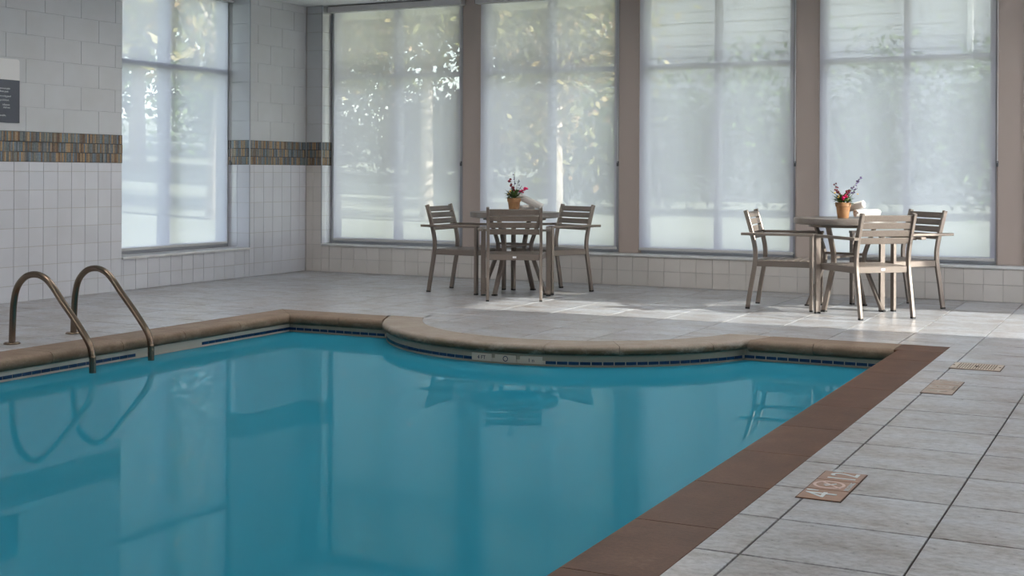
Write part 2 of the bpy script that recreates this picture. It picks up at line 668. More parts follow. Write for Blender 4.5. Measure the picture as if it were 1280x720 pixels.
def grid_cells(u0, u1, v_lines, pitch, off, gap, bond=0.0):
    """rect polys of a running/stack grid within u0..u1; v_lines are joint heights"""
    out = []
    for k in range(len(v_lines) - 1):
        o = off + (bond if k % 2 else 0.0)
        i = math.floor((u0 - o) / pitch)
        while o + i * pitch < u1:
            a, b = max(u0, o + i * pitch), min(u1, o + (i + 1) * pitch)
            if b - a > 0.015:
                g = gap / 2
                out.append([(a + g, v_lines[k] + g), (b - g, v_lines[k] + g), (b - g, v_lines[k + 1] - g), (a + g, v_lines[k + 1] - g)])
            i += 1
    return out

# ------------------------------------------------------------------ room constants
XL, XR, YB, YF, ZC = -8.62, 1.55, 12.0, -4.5, 2.955
XO, YO = XL - 0.43, YB + 0.36          # outer faces
WY0, WY1 = 9.13, 11.0                  # left window opening
XW = -8.405                            # left edge of the long window recess
Z_SILL = 0.30
BAND0, BAND1 = 1.18, 1.436
TT = 0.006                             # tile thickness
Z_WATER = -0.135

# ------------------------------------------------------------------ pool outline
PL_LIP, PR_LIP = -6.06, -1.54
YBL_LIP, YBR_LIP = 8.24, 8.415
CW, OV = 0.30, 0.04
LC, LR = Vector((-3.90, 9.03)), 1.54
Y_NEAR = -2.6
def arc_pts(R, ya_right, ya_left, n=40):
    """from right end (y=ya_right) round the front to the left end (y=ya_left)"""
    a0 = -math.asin((LC.y - ya_right) / R)
    a1 = -PI + math.asin((LC.y - ya_left) / R)
    return [(LC.x + R * math.cos(a0 + (a1 - a0) * k / n), LC.y + R * math.sin(a0 + (a1 - a0) * k / n)) for k in range(n + 1)]
def pool_poly(off):
    """off = distance from the coping lip, away from the water"""
    l, r, yl, yr = PL_LIP - off, PR_LIP + off, YBL_LIP + off, YBR_LIP + off
    return [(l, Y_NEAR - off), (r, Y_NEAR - off), (r, yr)] + arc_pts(LR - off, yr, yl) + [(l, yl)]

# ------------------------------------------------------------------ floor with the deck tiles
HOLE = pool_poly(0.12)
floor_bm = MB()
zt, zb = -0.010, -0.35
# grout slab in rectangles round the pool, plus the lobe
xl, xr, yn = PL_LIP - 0.12, PR_LIP + 0.12, Y_NEAR - 0.12
for (a, b, c, d) in ((XL - 0.2, xl, YF - 0.2, YB + 0.2), (xr, XR + 0.2, YF - 0.2, YB + 0.2), (xl, xr, YF - 0.2, yn)):
    floor_bm.box(a, b, c, d, zb, zt)
back = [(xl, YB + 0.2), (xl, YBL_LIP + 0.12)] + arc_pts(LR - 0.12, YBR_LIP + 0.12, YBL_LIP + 0.12)[::-1] + [(xr, YBR_LIP + 0.12), (xr, YB + 0.2)]
floor_bm.prism(back, zb, zt)
floor = floor_bm.build('floor', M['grout'], kind='structure', label='grey ceramic tiled pool deck around the teal pool')

COLP, ROWP = 0.462, 0.436
X_OFF, Y_OFF = -1.106, 4.98
PLO, PRO, YBLO, YBRO = PL_LIP - CW, PR_LIP + CW, YBL_LIP + CW, YBR_LIP + CW
RIN = LR - CW
lobe_region = [(0, 1, YBRO)]
for k in range(48):
    a = 2 * PI * k / 48
    lobe_region.append((math.cos(a), math.sin(a), LC.x * math.cos(a) + LC.y * math.sin(a) + RIN))
y_end = 8.57
x_l_out = LC.x - math.sqrt(LR ** 2 - (LC.y - y_end) ** 2)
regions = [
    rect_region(XL, PLO, YF, YB), rect_region(PRO, XR, YF, YB), rect_region(PLO, PRO, YBRO, YB),
    rect_region(PLO, x_l_out - 0.005, YBLO, YBRO), rect_region(PLO, PRO, YF, Y_NEAR - CW),
    lobe_region, rect_region(x_l_out, LC.x - 1.15, y_end, YBRO)]
items = []
mw0 = frame((0, 0, zt), (1, 0, 0), (0, 1, 0))
i0, i1 = math.floor((XL - X_OFF) / COLP), math.ceil((XR - X_OFF) / COLP)
j0, j1 = math.floor((YF - Y_OFF) / ROWP), math.ceil((YB - Y_OFF) / ROWP)
marker_rects = [(-1.131, -0.975, 4.40, 4.843), (-1.116, -0.958, 6.805, 7.262), (-1.114, -0.833, 7.745, 8.0)]
for i in range(i0, i1):
    for j in range(j0, j1):
        g, h = 0.0032, 0.0048
        cell = [(X_OFF + i * COLP + g, Y_OFF + j * ROWP + h), (X_OFF + (i + 1) * COLP - g, Y_OFF + j * ROWP + h),
                (X_OFF + (i + 1) * COLP - g, Y_OFF + (j + 1) * ROWP - h), (X_OFF + i * COLP + g, Y_OFF + (j + 1) * ROWP - h)]
        parts = [clip_region(cell, rg) for rg in regions]
        parts = [p for p in parts if p and area(p) > 3e-4]
        if not parts:
            continue
        if abs(sum(area(p) for p in parts) - area(cell)) < 1e-4:
            parts = [cell]
        for p in parts:
            items.append((mw0, p))
lay_pieces('deck_tile', floor, M['deck_tile'], items, 0.010, 0.0015, 300, 'deck_tile_field')

# ------------------------------------------------------------------ left wall
wl_bm = MB()
wl_bm.box(XO, XL - TT, YF - 0.3, WY0, -0.3, ZC)
wl_bm.box(XO, XL - TT, WY1 + TT, YO, -0.3, ZC)
wl_bm.box(XO, XL - TT, WY0, WY1, -0.3, Z_SILL - 0.012)
wall_left = wl_bm.build('wall_left', M['block_mortar'], kind='structure', label='grey block and white tile wall with a mosaic band')
TROWS = [0.0, 0.139, 0.299, 0.459, 0.619, 0.779, 0.939, 1.099, BAND0]
BROWS = [BAND1 + 0.2045 * k for k in range(8)]
BROWS[-1] = min(BROWS[-1], ZC)
BROWS += [ZC] if BROWS[-1] < ZC - 0.02 else []
fl = frame((XL - TT, 0, 0), (0, 1, 0), (0, 0, 1))            # left wall: u=Y v=Z n=+X
fj = frame((0, WY1 + TT, 0), (1, 0, 0), (0, 0, 1))           # right reveal of left window: n=-Y
WT_L = []
for c in grid_cells(YF, WY0, TROWS, 0.1605, 7.869, 0.0038):
    WT_L.append((fl, c))
for c in grid_cells(WY0, WY1, TROWS[:3], 0.1605, 7.869, 0.0038):
    WT_L.append((fl, c))
for c in grid_cells(WY1, YB, TROWS, 0.1605, 7.869, 0.0038):
    WT_L.append((fl, c))
def tile_bed(parent, mw, ua, ub, za, zb_):
    q = [(ua, za), (ub, za), (ub, zb_), (ua, zb_)]
    MB().loft([[mw @ Vector((a, b, 0)) for a, b in q], [mw @ Vector((a, b, 0.0012)) for a, b in q]]).build('tile_bed', M['wall_grout'], parent)
tile_bed(wall_left, fl, YF, WY0, 0.0, BAND0)
tile_bed(wall_left, fl, WY0, WY1, 0.0, Z_SILL - 0.014)
tile_bed(wall_left, fl, WY1, YB, 0.0, BAND0)
tile_bed(wall_left, fj, XL - 0.30, XL, Z_SILL + 0.013, BAND0)
lay_pieces('wall_tile', wall_left, M['wall_tile'], WT_L, TT, 0.001, 300, 'wall_tile_field')
BK_L = []
for c in grid_cells(YF, WY0, BROWS, 0.42, 8.415, 0.0028, -0.215) + grid_cells(WY1, YB, BROWS, 0.42, 8.415, 0.0028, -0.215):
    BK_L.append((fl, c))
lay_pieces('block', wall_left, M['block_paint'], BK_L, 0.004, 0.002, 200, 'block_field')
# the reveal at the far side of the left window (recessed jamb face looking at the camera)
RV_T = [(fj, c) for c in grid_cells(XL - 0.30, XL, [t for t in TROWS if t >= 0.299], 0.1605, XL - 0.1605, 0.003)]
lay_pieces('reveal_tile', wall_left, M['wall_tile'], RV_T, TT, 0.001)
RV_B = [(fj, c) for c in grid_cells(XL - 0.30, XL, BROWS, 0.42, XL - 0.42, 0.004)]
lay_pieces('reveal_block', wall_left, M['block_paint'], RV_B, TT, 0.002)

def band(name, parent, mw, ua, ub):
    bk = MB()
    vs = [(ua, BAND0, 0), (ub, BAND0, 0), (ub, BAND1, 0), (ua, BAND1, 0)]
    lo = [mw @ Vector(p) for p in vs]
    hi = [mw @ Vector((p[0], p[1], 0.003)) for p in vs]
    bk.loft([lo, hi])
    bo = bk.build(name + '_bed', M['band_grout'], parent)
    st = MB()
    rh = (BAND1 - BAND0) / 3
    for k in range(3):
        u = ua + 0.002 - (k % 2) * 0.009
        while u < ub - 0.004:
            w = 0.0175 + random.uniform(-0.002, 0.003)
            a, b = max(u, ua + 0.001), min(u + w - 0.003, ub - 0.001)
            if b - a > 0.004:
                h = 0.007 + random.uniform(-0.0015, 0.0015)
                v0, v1 = BAND0 + k * rh + 0.003, BAND0 + (k + 1) * rh - 0.003
                gv, gf = piece_geo([(a, v0), (b, v0), (b, v1), (a, v1)], h, 0.0012)
                st.add([mw @ Vector(p) for p in gv], gf)
            u += w
    st.build(name + '_sticks', M['mosaic'], parent, kind='stuff')
band('mosaic_band', wall_left, fl, 3.0, WY0 + 0.004)
band('mosaic_band', wall_left, fl, WY1, YB)
band('mosaic_band', wall_left, fj, XL - 0.30, XL)

# trims: sills and corner edges
t1 = MB().cbox(XO, XL + 0.02, WY0 - 0.0, WY1 + 0.0, Z_SILL - 0.012, Z_SILL + 0.012, 0.003)
t1.build('trim_1', M['marble'], kind='structure', label='pale marble sill under the left wall window')
t2 = MB().cbox(XW, XR, YB - 0.02, YO, Z_SILL - 0.012, Z_SILL + 0.012, 0.003)
t2.build('trim_2', M['marble'], kind='structure', label='long pale marble sill under the row of back windows')
t3 = MB().box(XL - 0.004, XL + 0.005, WY1 - 0.003, WY1 + 0.006, Z_SILL + 0.012, ZC)
t3.build('trim_3', M['alu'], kind='structure', label='thin pale edge strip on the left window corner')
t4 = MB().box(XW - 0.006, XW + 0.003, YB - 0.003, YB + 0.005, Z_SILL + 0.012, ZC)
t4.build('trim_4', M['alu'], kind='structure', label='thin pale edge strip on the back window corner')

# ------------------------------------------------------------------ back wall
wb = MB()
wb.box(XO, XW - TT, YB + TT, YO, -0.3, ZC)
wb.box(XW - TT, XR + 0.3, YB + TT, YO, -0.3, Z_SILL - 0.012)
wall_back = wb.build('wall_back', M['wall_grout'], kind='structure', label='low white tiled wall under the row of back windows')
fb = frame((0, YB + TT, 0), (1, 0, 0), (0, 0, 1))            # n=-Y
fr = frame((XW - TT, 0, 0), (0, 1, 0), (0, 0, 1))            # left return of the recess, n=+X
WT_B = [(fb, c) for c in grid_cells(XW - 0.0, XR, [0.0, 0.148, Z_SILL - 0.012], 0.1635, -1.271, 0.003)]
WT_B += [(fb, c) for c in grid_cells(XL + TT, XW, TROWS, 0.1635, -8.523, 0.003)]
lay_pieces('wall_tile', wall_back, M['wall_tile_warm'], WT_B, TT, 0.001, 300)
RT = [(fr, c) for c in grid_cells(YB, YB + 0.28, [Z_SILL + 0.012] + TROWS[3:], 0.1605, YB + 0.10, 0.003)]
lay_pieces('reveal_tile', wall_back, M['wall_tile'], RT, TT, 0.001)
BK = [(fb, c) for c in grid_cells(XL + TT, XW, BROWS, 0.42, XL - 0.2, 0.004, 0.21)] + \
     [(fr, c) for c in grid_cells(YB, YB + 0.28, BROWS, 0.42, YB - 0.1, 0.004)]
lay_pieces('block', wall_back, M['block_paint'], BK, TT, 0.002)
band('mosaic_band', wall_back, fb, XL + TT, XW)
band('mosaic_band', wall_back, fr, YB, YB + 0.28)

# ------------------------------------------------------------------ back windows: posts, frames, panes, shades
PITCH = 1.785
POSTS = [-6.585 + PITCH * k for k in range(5)]     # centres
PW = 0.105
for p in POSTS:
    if p < XR - 0.1:
        po = MB().cbox(p - PW, p + PW, 12.135, 12.34, Z_SILL + 0.012, ZC, 0.004)
        po.box(p - PW - 0.012, p - PW + 0.001, 12.15, 12.34, Z_SILL + 0.012, ZC)
        po.box(p + PW - 0.001, p + PW + 0.012, 12.15, 12.34, Z_SILL + 0.012, ZC)
        po.build('post', M['post'], wall_back)

Z_TR0, Z_TR1 = 2.135, 2.182
def window(idx, label, mw, ua, ub, z0, z1, n_side=1):
    """mw maps (u along wall, v outward depth from frame front, z)"""
    root = thing('window_%d' % idx, label, 'window', kind='structure')
    def P(bm):
        bm.v = [tuple(mw @ Vector(p)) for p in bm.v]
        return bm
    D = 0.13
    fw = 0.055
    um = (ua + ub) / 2
    P(MB().cbox(ua, ua + fw, 0, D, z0, z1)).build('jamb', M['alu'], root)
    P(MB().cbox(ub - fw, ub, 0, D, z0, z1)).build('jamb', M['alu'], root)
    P(MB().cbox(ua + fw, ub - fw, 0, D, z0, z0 + 0.06)).build('bottom_rail', M['alu'], root)
    P(MB().cbox(ua + fw, ub - fw, 0, D, z1 - 0.06, z1)).build('top_rail', M['alu'], root)
    P(MB().cbox(um - 0.024, um + 0.024, 0, D, z0 + 0.06, z1 - 0.06)).build('mullion', M['alu'], root)
    for a, b in ((ua + fw, um - 0.024), (um + 0.024, ub - fw)):
        P(MB().cbox(a, b, 0, D, Z_TR0, Z_TR1)).build('transom', M['alu'], root)
        for c, d in ((z0 + 0.06, Z_TR0), (Z_TR1, z1 - 0.06)):
            P(MB().box(a, b, 0.094, 0.100, c, d)).build('pane', M['glass'], root)
    return root

def shade(label, mw, ua, ub, va, vb, zv, zb, chain_u, group='roller shades'):
    """mw maps (u, depth v from the room side, z). va..vb = valance ends"""
    root = thing('roller_shade', label, 'window shade', group=group)
    def P(bm):
        bm.v = [tuple(mw @ Vector(p)) for p in bm.v]
        return bm
    val = P(MB().cbox(va, vb, -0.075, 0.03, zv, ZC - 0.012, 0.004)).build('valance', M['valance'], root)
    P(MB().box(va - 0.006, va, -0.070, 0.026, zv + 0.003, ZC - 0.014)).build('end_cap', M['chain_dark'], val)
    P(MB().box(vb, vb + 0.006, -0.070, 0.026, zv + 0.003, ZC - 0.014)).build('end_cap', M['valance'], val)
    fab = P(MB().add([(ua, 0, zb + 0.02), (ub, 0, zb + 0.02), (ub, 0, zv + 0.02), (ua, 0, zv + 0.02)], [(0, 1, 2, 3)])).build('fabric', M['shade'], root)
    P(MB().cbox(ua, ub, -0.009, 0.009, zb, zb + 0.026, 0.003)).build('hem_bar', M['valance'], fab)
    zc = 1.22
    for d in (-0.012, 0.012):
        chn = P(MB().tube([(chain_u, d - 0.02, zv), (chain_u, d - 0.02, zc)], 0.0022, 6)).build('chain', M['chain'], root)
    P(MB().tube([(chain_u, -0.032, zc), (chain_u, -0.028, zc - 0.014), (chain_u, -0.02, zc - 0.02), (chain_u, -0.012, zc - 0.014), (chain_u, -0.008, zc)], 0.0022, 6)).build('chain_loop', M['chain'], chn)
    P(MB().cbox(chain_u - 0.008, chain_u + 0.008, -0.03, -0.006, zc - 0.045, zc + 0.005, 0.002)).build('chain_clip', M['chain_dark'], chn)
    return root

wb_m = frame((0, 12.17, 0), (1, 0, 0), (0, 1, 0))      # v = +Y outward
edges = [XW] + [p for p in POSTS if p < XR]
wlab = ['leftmost back window, beside the tiled corner', 'second back window from the corner, behind the round table',
        'third back window from the corner, between the two tables', 'fourth back window from the corner, behind the right table',
        'fifth back window from the corner, at the right picture edge', 'sixth back window, narrow, next to the right wall']
slab = ['roller shade on the back window nearest the tiled corner', 'roller shade on the window behind the flower table nearer the corner',
        'roller shade on the back window between the two tables', 'roller shade on the back window behind the right table',
        'roller shade beyond the last taupe post at the right edge', 'narrow roller shade on the back window next to the right wall']
for k in range(6):
    ua = XW + 0.012 if k == 0 else POSTS[k - 1] + PW + 0.013
    ub = (POSTS[k] - PW - 0.013) if k < 5 else XR - 0.05
    window(2 + k, wlab[k], wb_m, ua, ub, Z_SILL + 0.012, ZC)
    ms = frame((0, 12.105, 0), (1, 0, 0), (0, 1, 0))
    sa = ua + (0.075 if k == 0 else 0.004)
    shade(slab[k], ms, sa, ub - 0.004, (XW + 0.045) if k == 0 else ua - 0.03, ub + 0.03, 2.876, 0.345, ub + 0.016)

# left wall window
wlm = frame((XL - 0.275, 0, 0), (0, 1, 0), (-1, 0, 0))   # u=Y, v=-X outward, n=+Z
window(1, 'tall window in the left tiled wall with closed screen shade', wlm, WY0 + 0.006, WY1 - 0.006, Z_SILL + 0.012, ZC)
msl = frame((XL - 0.235, 0, 0), (0, 1, 0), (-1, 0, 0))
shade('roller shade on the left wall window beside the wall sign', msl, WY0 + 0.03, WY1 - 0.075, WY0 + 0.02, WY1 - 0.06, 2.885, 0.345, WY1 - 0.045)

# ------------------------------------------------------------------ right wall (behind the frame) with its window, front wall, ceiling
RY0, RY1, RZ0, RZ1 = 9.40, 11.10, 0.35, 2.62
wr = MB()
wr.box(XR, XR + 0.3, YF - 0.3, RY0, -0.3, ZC)
wr.box(XR, XR + 0.3, RY1, YO, -0.3, ZC)
wr.box(XR, XR + 0.3, RY0, RY1, -0.3, RZ0)
wr.box(XR, XR + 0.3, RY0, RY1, RZ1, ZC)
wr.build('wall_right', M['wall_paint'], kind='structure', label='plain painted wall on the right of the pool')
root = thing('window_8', 'window in the right wall letting the low sun in', 'window', kind='structure')
MB().box(XR + 0.16, XR + 0.166, RY0, RY1, RZ0, RZ1).build('pane', M['glass'], root)
for a, b, c, d in ((RY0, RY0 + 0.04, RZ0, RZ1), (RY1 - 0.04, RY1, RZ0, RZ1), (RY0 + 0.04, RY1 - 0.04, RZ0, RZ0 + 0.04), (RY0 + 0.04, RY1 - 0.04, RZ1 - 0.04, RZ1)):
    MB().cbox(XR + 0.13, XR + 0.20, a, b, c, d).build('frame', M['alu'], root)
rs = thing('roller_shade', 'roller shade on the right wall window', 'window shade', group='roller shades')
MB().add([(XR + 0.085, RY0 + 0.005, RZ0 + 0.02), (XR + 0.085, RY1 - 0.005, RZ0 + 0.02), (XR + 0.085, RY1 - 0.005, RZ1), (XR + 0.085, RY0 + 0.005, RZ1)], [(0, 1, 2, 3)]).build('fabric', M['shade_loose'], rs)
MB().cbox(XR + 0.05, XR + 0.12, RY0 + 0.003, RY1 - 0.003, RZ1 - 0.02, RZ1, 0.003).build('valance', M['valance'], rs)
MB().box(XL - 0.3, XR + 0.3, YF - 0.3, YF, -0.3, ZC).build('wall_front', M['wall_paint'], kind='structure', label='plain painted wall behind the viewer')
MB().box(XO, XR + 0.3, YF - 0.3, YO, ZC, ZC + 0.35).build('ceiling', M['ceiling'], kind='structure', label='plain pale ceiling over the pool hall')

for ix, X in enumerate((-6.4, -3.4, -0.4)):  # unseen fill lights added to brighten the hall and its ceiling
    for iy, Y in enumerate((-1.5, 1.9, 5.3, 8.7)):
        t = thing('pendant_light', 'square hanging light under the pool hall ceiling', 'light', (X, Y, ZC), group='hanging ceiling lights')
        MB().cbox(-0.33, 0.33, -0.33, 0.33, -0.28, -0.24, 0.004).build('housing', M['lamp_trim'], t)
        MB().box(-0.29, 0.29, -0.29, 0.29, -0.286, -0.28).build('lens', M['lamp_lens'], t)
        for cx, cy in ((-0.25, -0.25), (0.25, -0.25), (0.25, 0.25), (-0.25, 0.25)):
            MB().tube([(cx, cy, -0.24), (cx, cy, -0.001)], 0.004, 6).build('hanger_rod', M['lamp_trim'], t)
        row = 1.7 if iy == 3 else (1.0 if iy == 2 else 0.9)  # back row raised to brighten the far wall and deck
        for e, z, rx in ((row * FILL_WATTS * 0.4, -0.29, 0.0), (row * FILL_WATTS * 1.3, -0.23, PI)):
            ld = bpy.data.lights.new('pendant_lamp', 'AREA')
            ld.shape = 'SQUARE'
            ld.size = 0.56
            ld.energy = e
            ld.color = (1.0, 0.965, 0.94)
            lo = bpy.data.objects.new('lamp', ld)
            COL.objects.link(lo)
            lo.parent = t
            lo.location = (0, 0, z)
            lo.rotation_euler = (rx, 0, 0)

# ------------------------------------------------------------------ the pool
pool = thing('swimming_pool', 'indoor pool with rounded stone coping and blue waterline tiles', 'pool')
wallp = pool_poly(OV)
zbot = -1.35
bs = MB()
n = len(wallp)
outp = pool_poly(OV + 0.08)
vs = [(x, y, -0.10) for x, y in wallp] + [(x, y, zbot) for x, y in wallp] + [(x, y, -0.10) for x, y in outp] + [(x, y, zbot - 0.08) for x, y in outp]
fs = []
for i in range(n):
    j = (i + 1) % n
    fs += [(i, j, n + j, n + i), (2 * n + i, 3 * n + i, 3 * n + j, 2 * n + j), (i, 2 * n + i, 2 * n + j, j)]
fs.append(tuple(range(n, 2 * n)))
fs.append(tuple(range(3 * n, 4 * n))[::-1])
bs.add(vs, fs)
bs.build('basin', M['pool_plaster'], pool)

TH = 0.058
def cop_prof(TH):
    pr = [(CW, -TH), (TH / 2, -TH)]
    for k in range(1, 8):
        a = -PI / 2 - PI * k / 8
        pr.append((TH / 2 + TH / 2 * math.cos(a), -TH / 2 + TH / 2 * math.sin(a)))
    pr += [(TH / 2, 0.0), (CW - 0.003, 0.0), (CW, -0.003)]
    return pr
PROF = cop_prof(0.076)
def stone(sections, mat):
    o = MB().loft(sections).build('coping_stone', mat, pool)
    return sm_angle(o, 30)
G = 0.0022
# right side: s runs to +X, stones along Y
ys = [YBR_LIP]
j = 8.0
joints = [4.484 + 0.583 * k for k in range(-13, 7)]
joints = [y for y in joints if Y_NEAR < y < YBR_LIP - 0.2]
seq = [Y_NEAR] + joints + [YBR_LIP]
for a, b in zip(seq[:-1], seq[1:]):
    stone([[(PR_LIP + s, a + G, z) for s, z in PROF], [(PR_LIP + s, b - G, z) for s, z in PROF]], M['coping_brown'])
# left side
joints = [8.24 - 0.60 * k for k in range(0, 19)]
seq = [y for y in joints if y > Y_NEAR + 0.1] + [Y_NEAR]
for b, a in zip(seq[:-1], seq[1:]):
    mit = 1 if b == seq[0] else 0
    stone([[(PL_LIP - s, a + G, z) for s, z in PROF], [(PL_LIP - s, b - G + (s * mit), z) for s, z in PROF]], M['coping_tan'])
# near side (out of view)
for k in range(8):
    a, b = PL_LIP + (PR_LIP - PL_LIP) * k / 8, PL_LIP + (PR_LIP - PL_LIP) * (k + 1) / 8
    stone([[(a + G, Y_NEAR - s, z) for s, z in PROF], [(b - G, Y_NEAR - s, z) for s, z in PROF]], M['coping_tan'])
# back left: mitred at the corner, cut to the lobe at the other end
def lobe_x(y, side):
    return LC.x + side * math.sqrt(max(LR ** 2 - (LC.y - y) ** 2, 0.0))
xm = -5.62
stone([[(PL_LIP - s + G, YBL_LIP + s, z) for s, z in PROF], [(xm - G, YBL_LIP + s, z) for s, z in PROF]], M['coping_tan'])
stone([[(xm + G, YBL_LIP + s, z) for s, z in PROF], [(lobe_x(YBL_LIP + s, -1) - 0.001, YBL_LIP + s, z) for s, z in PROF]], M['coping_tan'])
# back right: from the lobe to the corner, then the square corner stone
stone([[(lobe_x(YBR_LIP + s, 1) + 0.001, YBR_LIP + s, z) for s, z in PROF], [(-2.05 - G, YBR_LIP + s, z) for s, z in PROF]], M['coping_tan'])
stone([[(-2.05 + G, YBR_LIP + s, z) for s, z in PROF], [(PR_LIP - G, YBR_LIP + s, z) for s, z in PROF]], M['coping_tan'])
MB().cbox(PR_LIP + G, PRO, YBR_LIP + G, YBRO, -TH, 0.0, 0.003).build('coping_stone', M['coping_brown'], pool)
# lobe
PROF = cop_prof(0.060)
def ang(p):
    return math.atan2(p[1] - LC.y, p[0] - LC.x)
jl = [ang(p) for p in ((-4.53, 7.56), (-3.565, 7.576), (-3.10, 7.70), (-2.646, 8.165))]
a_l = -PI + math.asin((LC.y - y_end) / LR)
a_r = -math.asin((LC.y - 8.71) / LR)
seq = [a_l] + jl + [a_r]
for k, (a, b) in enumerate(zip(seq[:-1], seq[1:])):
    secs = []
    nseg = max(3, int(abs(b - a) / 0.07))
    for q in range(nseg + 1):
        t = a + 0.0014 + (b - a - 0.0028) * q / nseg
        ring = []
        for s, z in PROF:
            R = LR - s
            tt = t
            if q == 0 and k == 0:
                tt = -PI + math.asin(min(1, (LC.y - y_end) / R))
            if q == nseg and k == len(seq) - 2:
                tt = -math.asin(min(1, (LC.y - 8.71) / R))
            ring.append((LC.x + R * math.cos(tt), LC.y + R * math.sin(tt), z))
        secs.append(ring)
    stone(secs, M['coping_pale'])

# waterline: white strips above and below, blue tiles between, on every visible wall
def wall_runs():
    l, r, yl, yr = PL_LIP - OV, PR_LIP + OV, YBL_LIP + OV, YBR_LIP + OV
    arc = arc_pts(LR - OV + 0.0, yr, yl, 80)     # wall under the lobe sits back from the lip
    return [('left', [(l, Y_NEAR), (l, yl)], (1, 0)), ('back_left', [(l, yl), (arc[-1][0], yl)], (0, -1)),
            ('lobe', arc[::-1], None), ('back_right', [(arc[0][0], yr), (r, yr)], (0, -1)), ('right', [(r, yr), (r, Y_NEAR)], (-1, 0))]
def resample(path, step):
    ds = [0.0]
    for a, b in zip(path[:-1], path[1:]):
        ds.append(ds[-1] + math.hypot(b[0] - a[0], b[1] - a[1]))
    L = ds[-1]
    def at(d):
        d = min(max(d, 0), L)
        for k in range(len(path) - 1):
            if d <= ds[k + 1] + 1e-9:
                t = (d - ds[k]) / max(ds[k + 1] - ds[k], 1e-9)
                return (path[k][0] + (path[k + 1][0] - path[k][0]) * t, path[k][1] + (path[k + 1][1] - path[k][1]) * t)
        return path[-1]
    return L, at
ZB0, ZB1 = -0.122, -0.102
def inward(p, nrm):
    if nrm is not None:
        return Vector(nrm)
    d = Vector(p) - LC
    return d.normalized()
for nm, path, nrm in wall_runs():
    L, at = resample(path, 0.1)
    # white strips
    nst = max(1, int(L / (0.15)))
    for (z0, z1, th) in ((ZB1 + 0.002, -TH + 0.002, 0.008), (Z_WATER - 0.06, ZB0 - 0.002, 0.008)):
        bm = MB()
        seg = 60 if nrm is None else 1
        rings = []
        for q in range(seg + 1):
            p = at(L * q / seg)
            nn = inward(p, nrm)
            rings.append([(p[0] - nn.x * 0.02, p[1] - nn.y * 0.02, z0), (p[0] + nn.x * th, p[1] + nn.y * th, z0),
                          (p[0] + nn.x * th, p[1] + nn.y * th, z1), (p[0] - nn.x * 0.02, p[1] - nn.y * 0.02, z1)])
        bm.loft(rings)
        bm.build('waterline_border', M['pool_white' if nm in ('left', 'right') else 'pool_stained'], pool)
    rings = []
    seg = 60 if nrm is None else 1
    for q in range(seg + 1):
        p = at(L * q / seg)
        nn = inward(p, nrm)
        rings.append([(p[0] - nn.x * 0.02, p[1] - nn.y * 0.02, ZB0 - 0.002), (p[0] + nn.x * 0.004, p[1] + nn.y * 0.004, ZB0 - 0.002),
                      (p[0] + nn.x * 0.004, p[1] + nn.y * 0.004, ZB1 + 0.002), (p[0] - nn.x * 0.02, p[1] - nn.y * 0.02, ZB1 + 0.002)])
    MB().loft(rings).build('waterline_grout', M['pool_white'], pool)
    # blue tiles
    pit = 0.0735
    nt = int(L / pit)
    for k in range(nt):
        a, b = k * pit + 0.003, (k + 1) * pit - 0.003
        pa, pb = at(a), at(b)
        mid = at((a + b) / 2)
        if nm == 'left' and (mid[1] < 4.0 or 6.62 < mid[1] < 7.22):
            continue
        if nm == 'right' and mid[1] < 4.0:
            continue
        if nm == 'lobe' and -4.06 < mid[0] < -3.585:
            continue
        na, nb = inward(pa, nrm), inward(pb, nrm)
        e = 0.008
        poly = [(pa[0], pa[1]), (pb[0], pb[1])]
        r1 = [(pa[0], pa[1], ZB0), (pa[0] + na.x * e, pa[1] + na.y * e, ZB0), (pa[0] + na.x * e, pa[1] + na.y * e, ZB1), (pa[0], pa[1], ZB1)]
        r2 = [(pb[0], pb[1], ZB0), (pb[0] + nb.x * e, pb[1] + nb.y * e, ZB0), (pb[0] + nb.x * e, pb[1] + nb.y * e, ZB1), (pb[0], pb[1], ZB1)]
        MB().loft([r1, r2]).build('waterline_tile', M['pool_blue'], pool)

# water: a body of calm, cloudy teal water filling the basin
wp = pool_poly(OV - 0.006)
wo = MB().prism(wp, zbot + 0.01, Z_WATER).build('pool_water', M['water'], kind='stuff', label='calm teal water filling the indoor pool', category='water')

# ------------------------------------------------------------------ text helper
def text_mesh(name, body, size, mat, parent, mw, align='LEFT', extrude=0.0006, sx=1.0):
    cu = bpy.data.curves.new(name, 'FONT')
    cu.body = body
    cu.size = size
    cu.align_x = align
    cu.extrude = extrude
    cu.resolution_u = 3
    tmp = bpy.data.objects.new(name, cu)
    COL.objects.link(tmp)
    dg = bpy.context.evaluated_depsgraph_get()
    me = bpy.data.meshes.new_from_object(tmp.evaluated_get(dg))
    bpy.data.objects.remove(tmp)
    bpy.data.curves.remove(cu)
    me.materials.clear()
    me.materials.append(mat)
    return link(name, me, parent, mw @ Matrix.Diagonal((sx, 1, 1, 1)))

# depth markers in the deck --------------------------------------------------
def ring_geo(bm, c, r_out, r_in, h, seg=28, sx=1.0, sy=1.0):
    lo, hi = [], []
    ro = [(c[0] + r_out * sx * math.cos(2 * PI * k / seg), c[1] + r_out * sy * math.sin(2 * PI * k / seg)) for k in range(seg)]
    ri = [(c[0] + r_in * sx * math.cos(2 * PI * k / seg), c[1] + r_in * sy * math.sin(2 * PI * k / seg)) for k in range(seg)]
    vs = [(x, y, 0) for x, y in ro] + [(x, y, 0) for x, y in ri] + [(x, y, h) for x, y in ro] + [(x, y, h) for x, y in ri]
    fs = []
    for k in range(seg):
        j = (k + 1) % seg
        fs += [(2 * seg + k, 2 * seg + j, 3 * seg + j, 3 * seg + k), (k, j, 2 * seg + j, 2 * seg + k), (seg + j, seg + k, 3 * seg + k, 3 * seg + j)]
    bm.add(vs, fs)

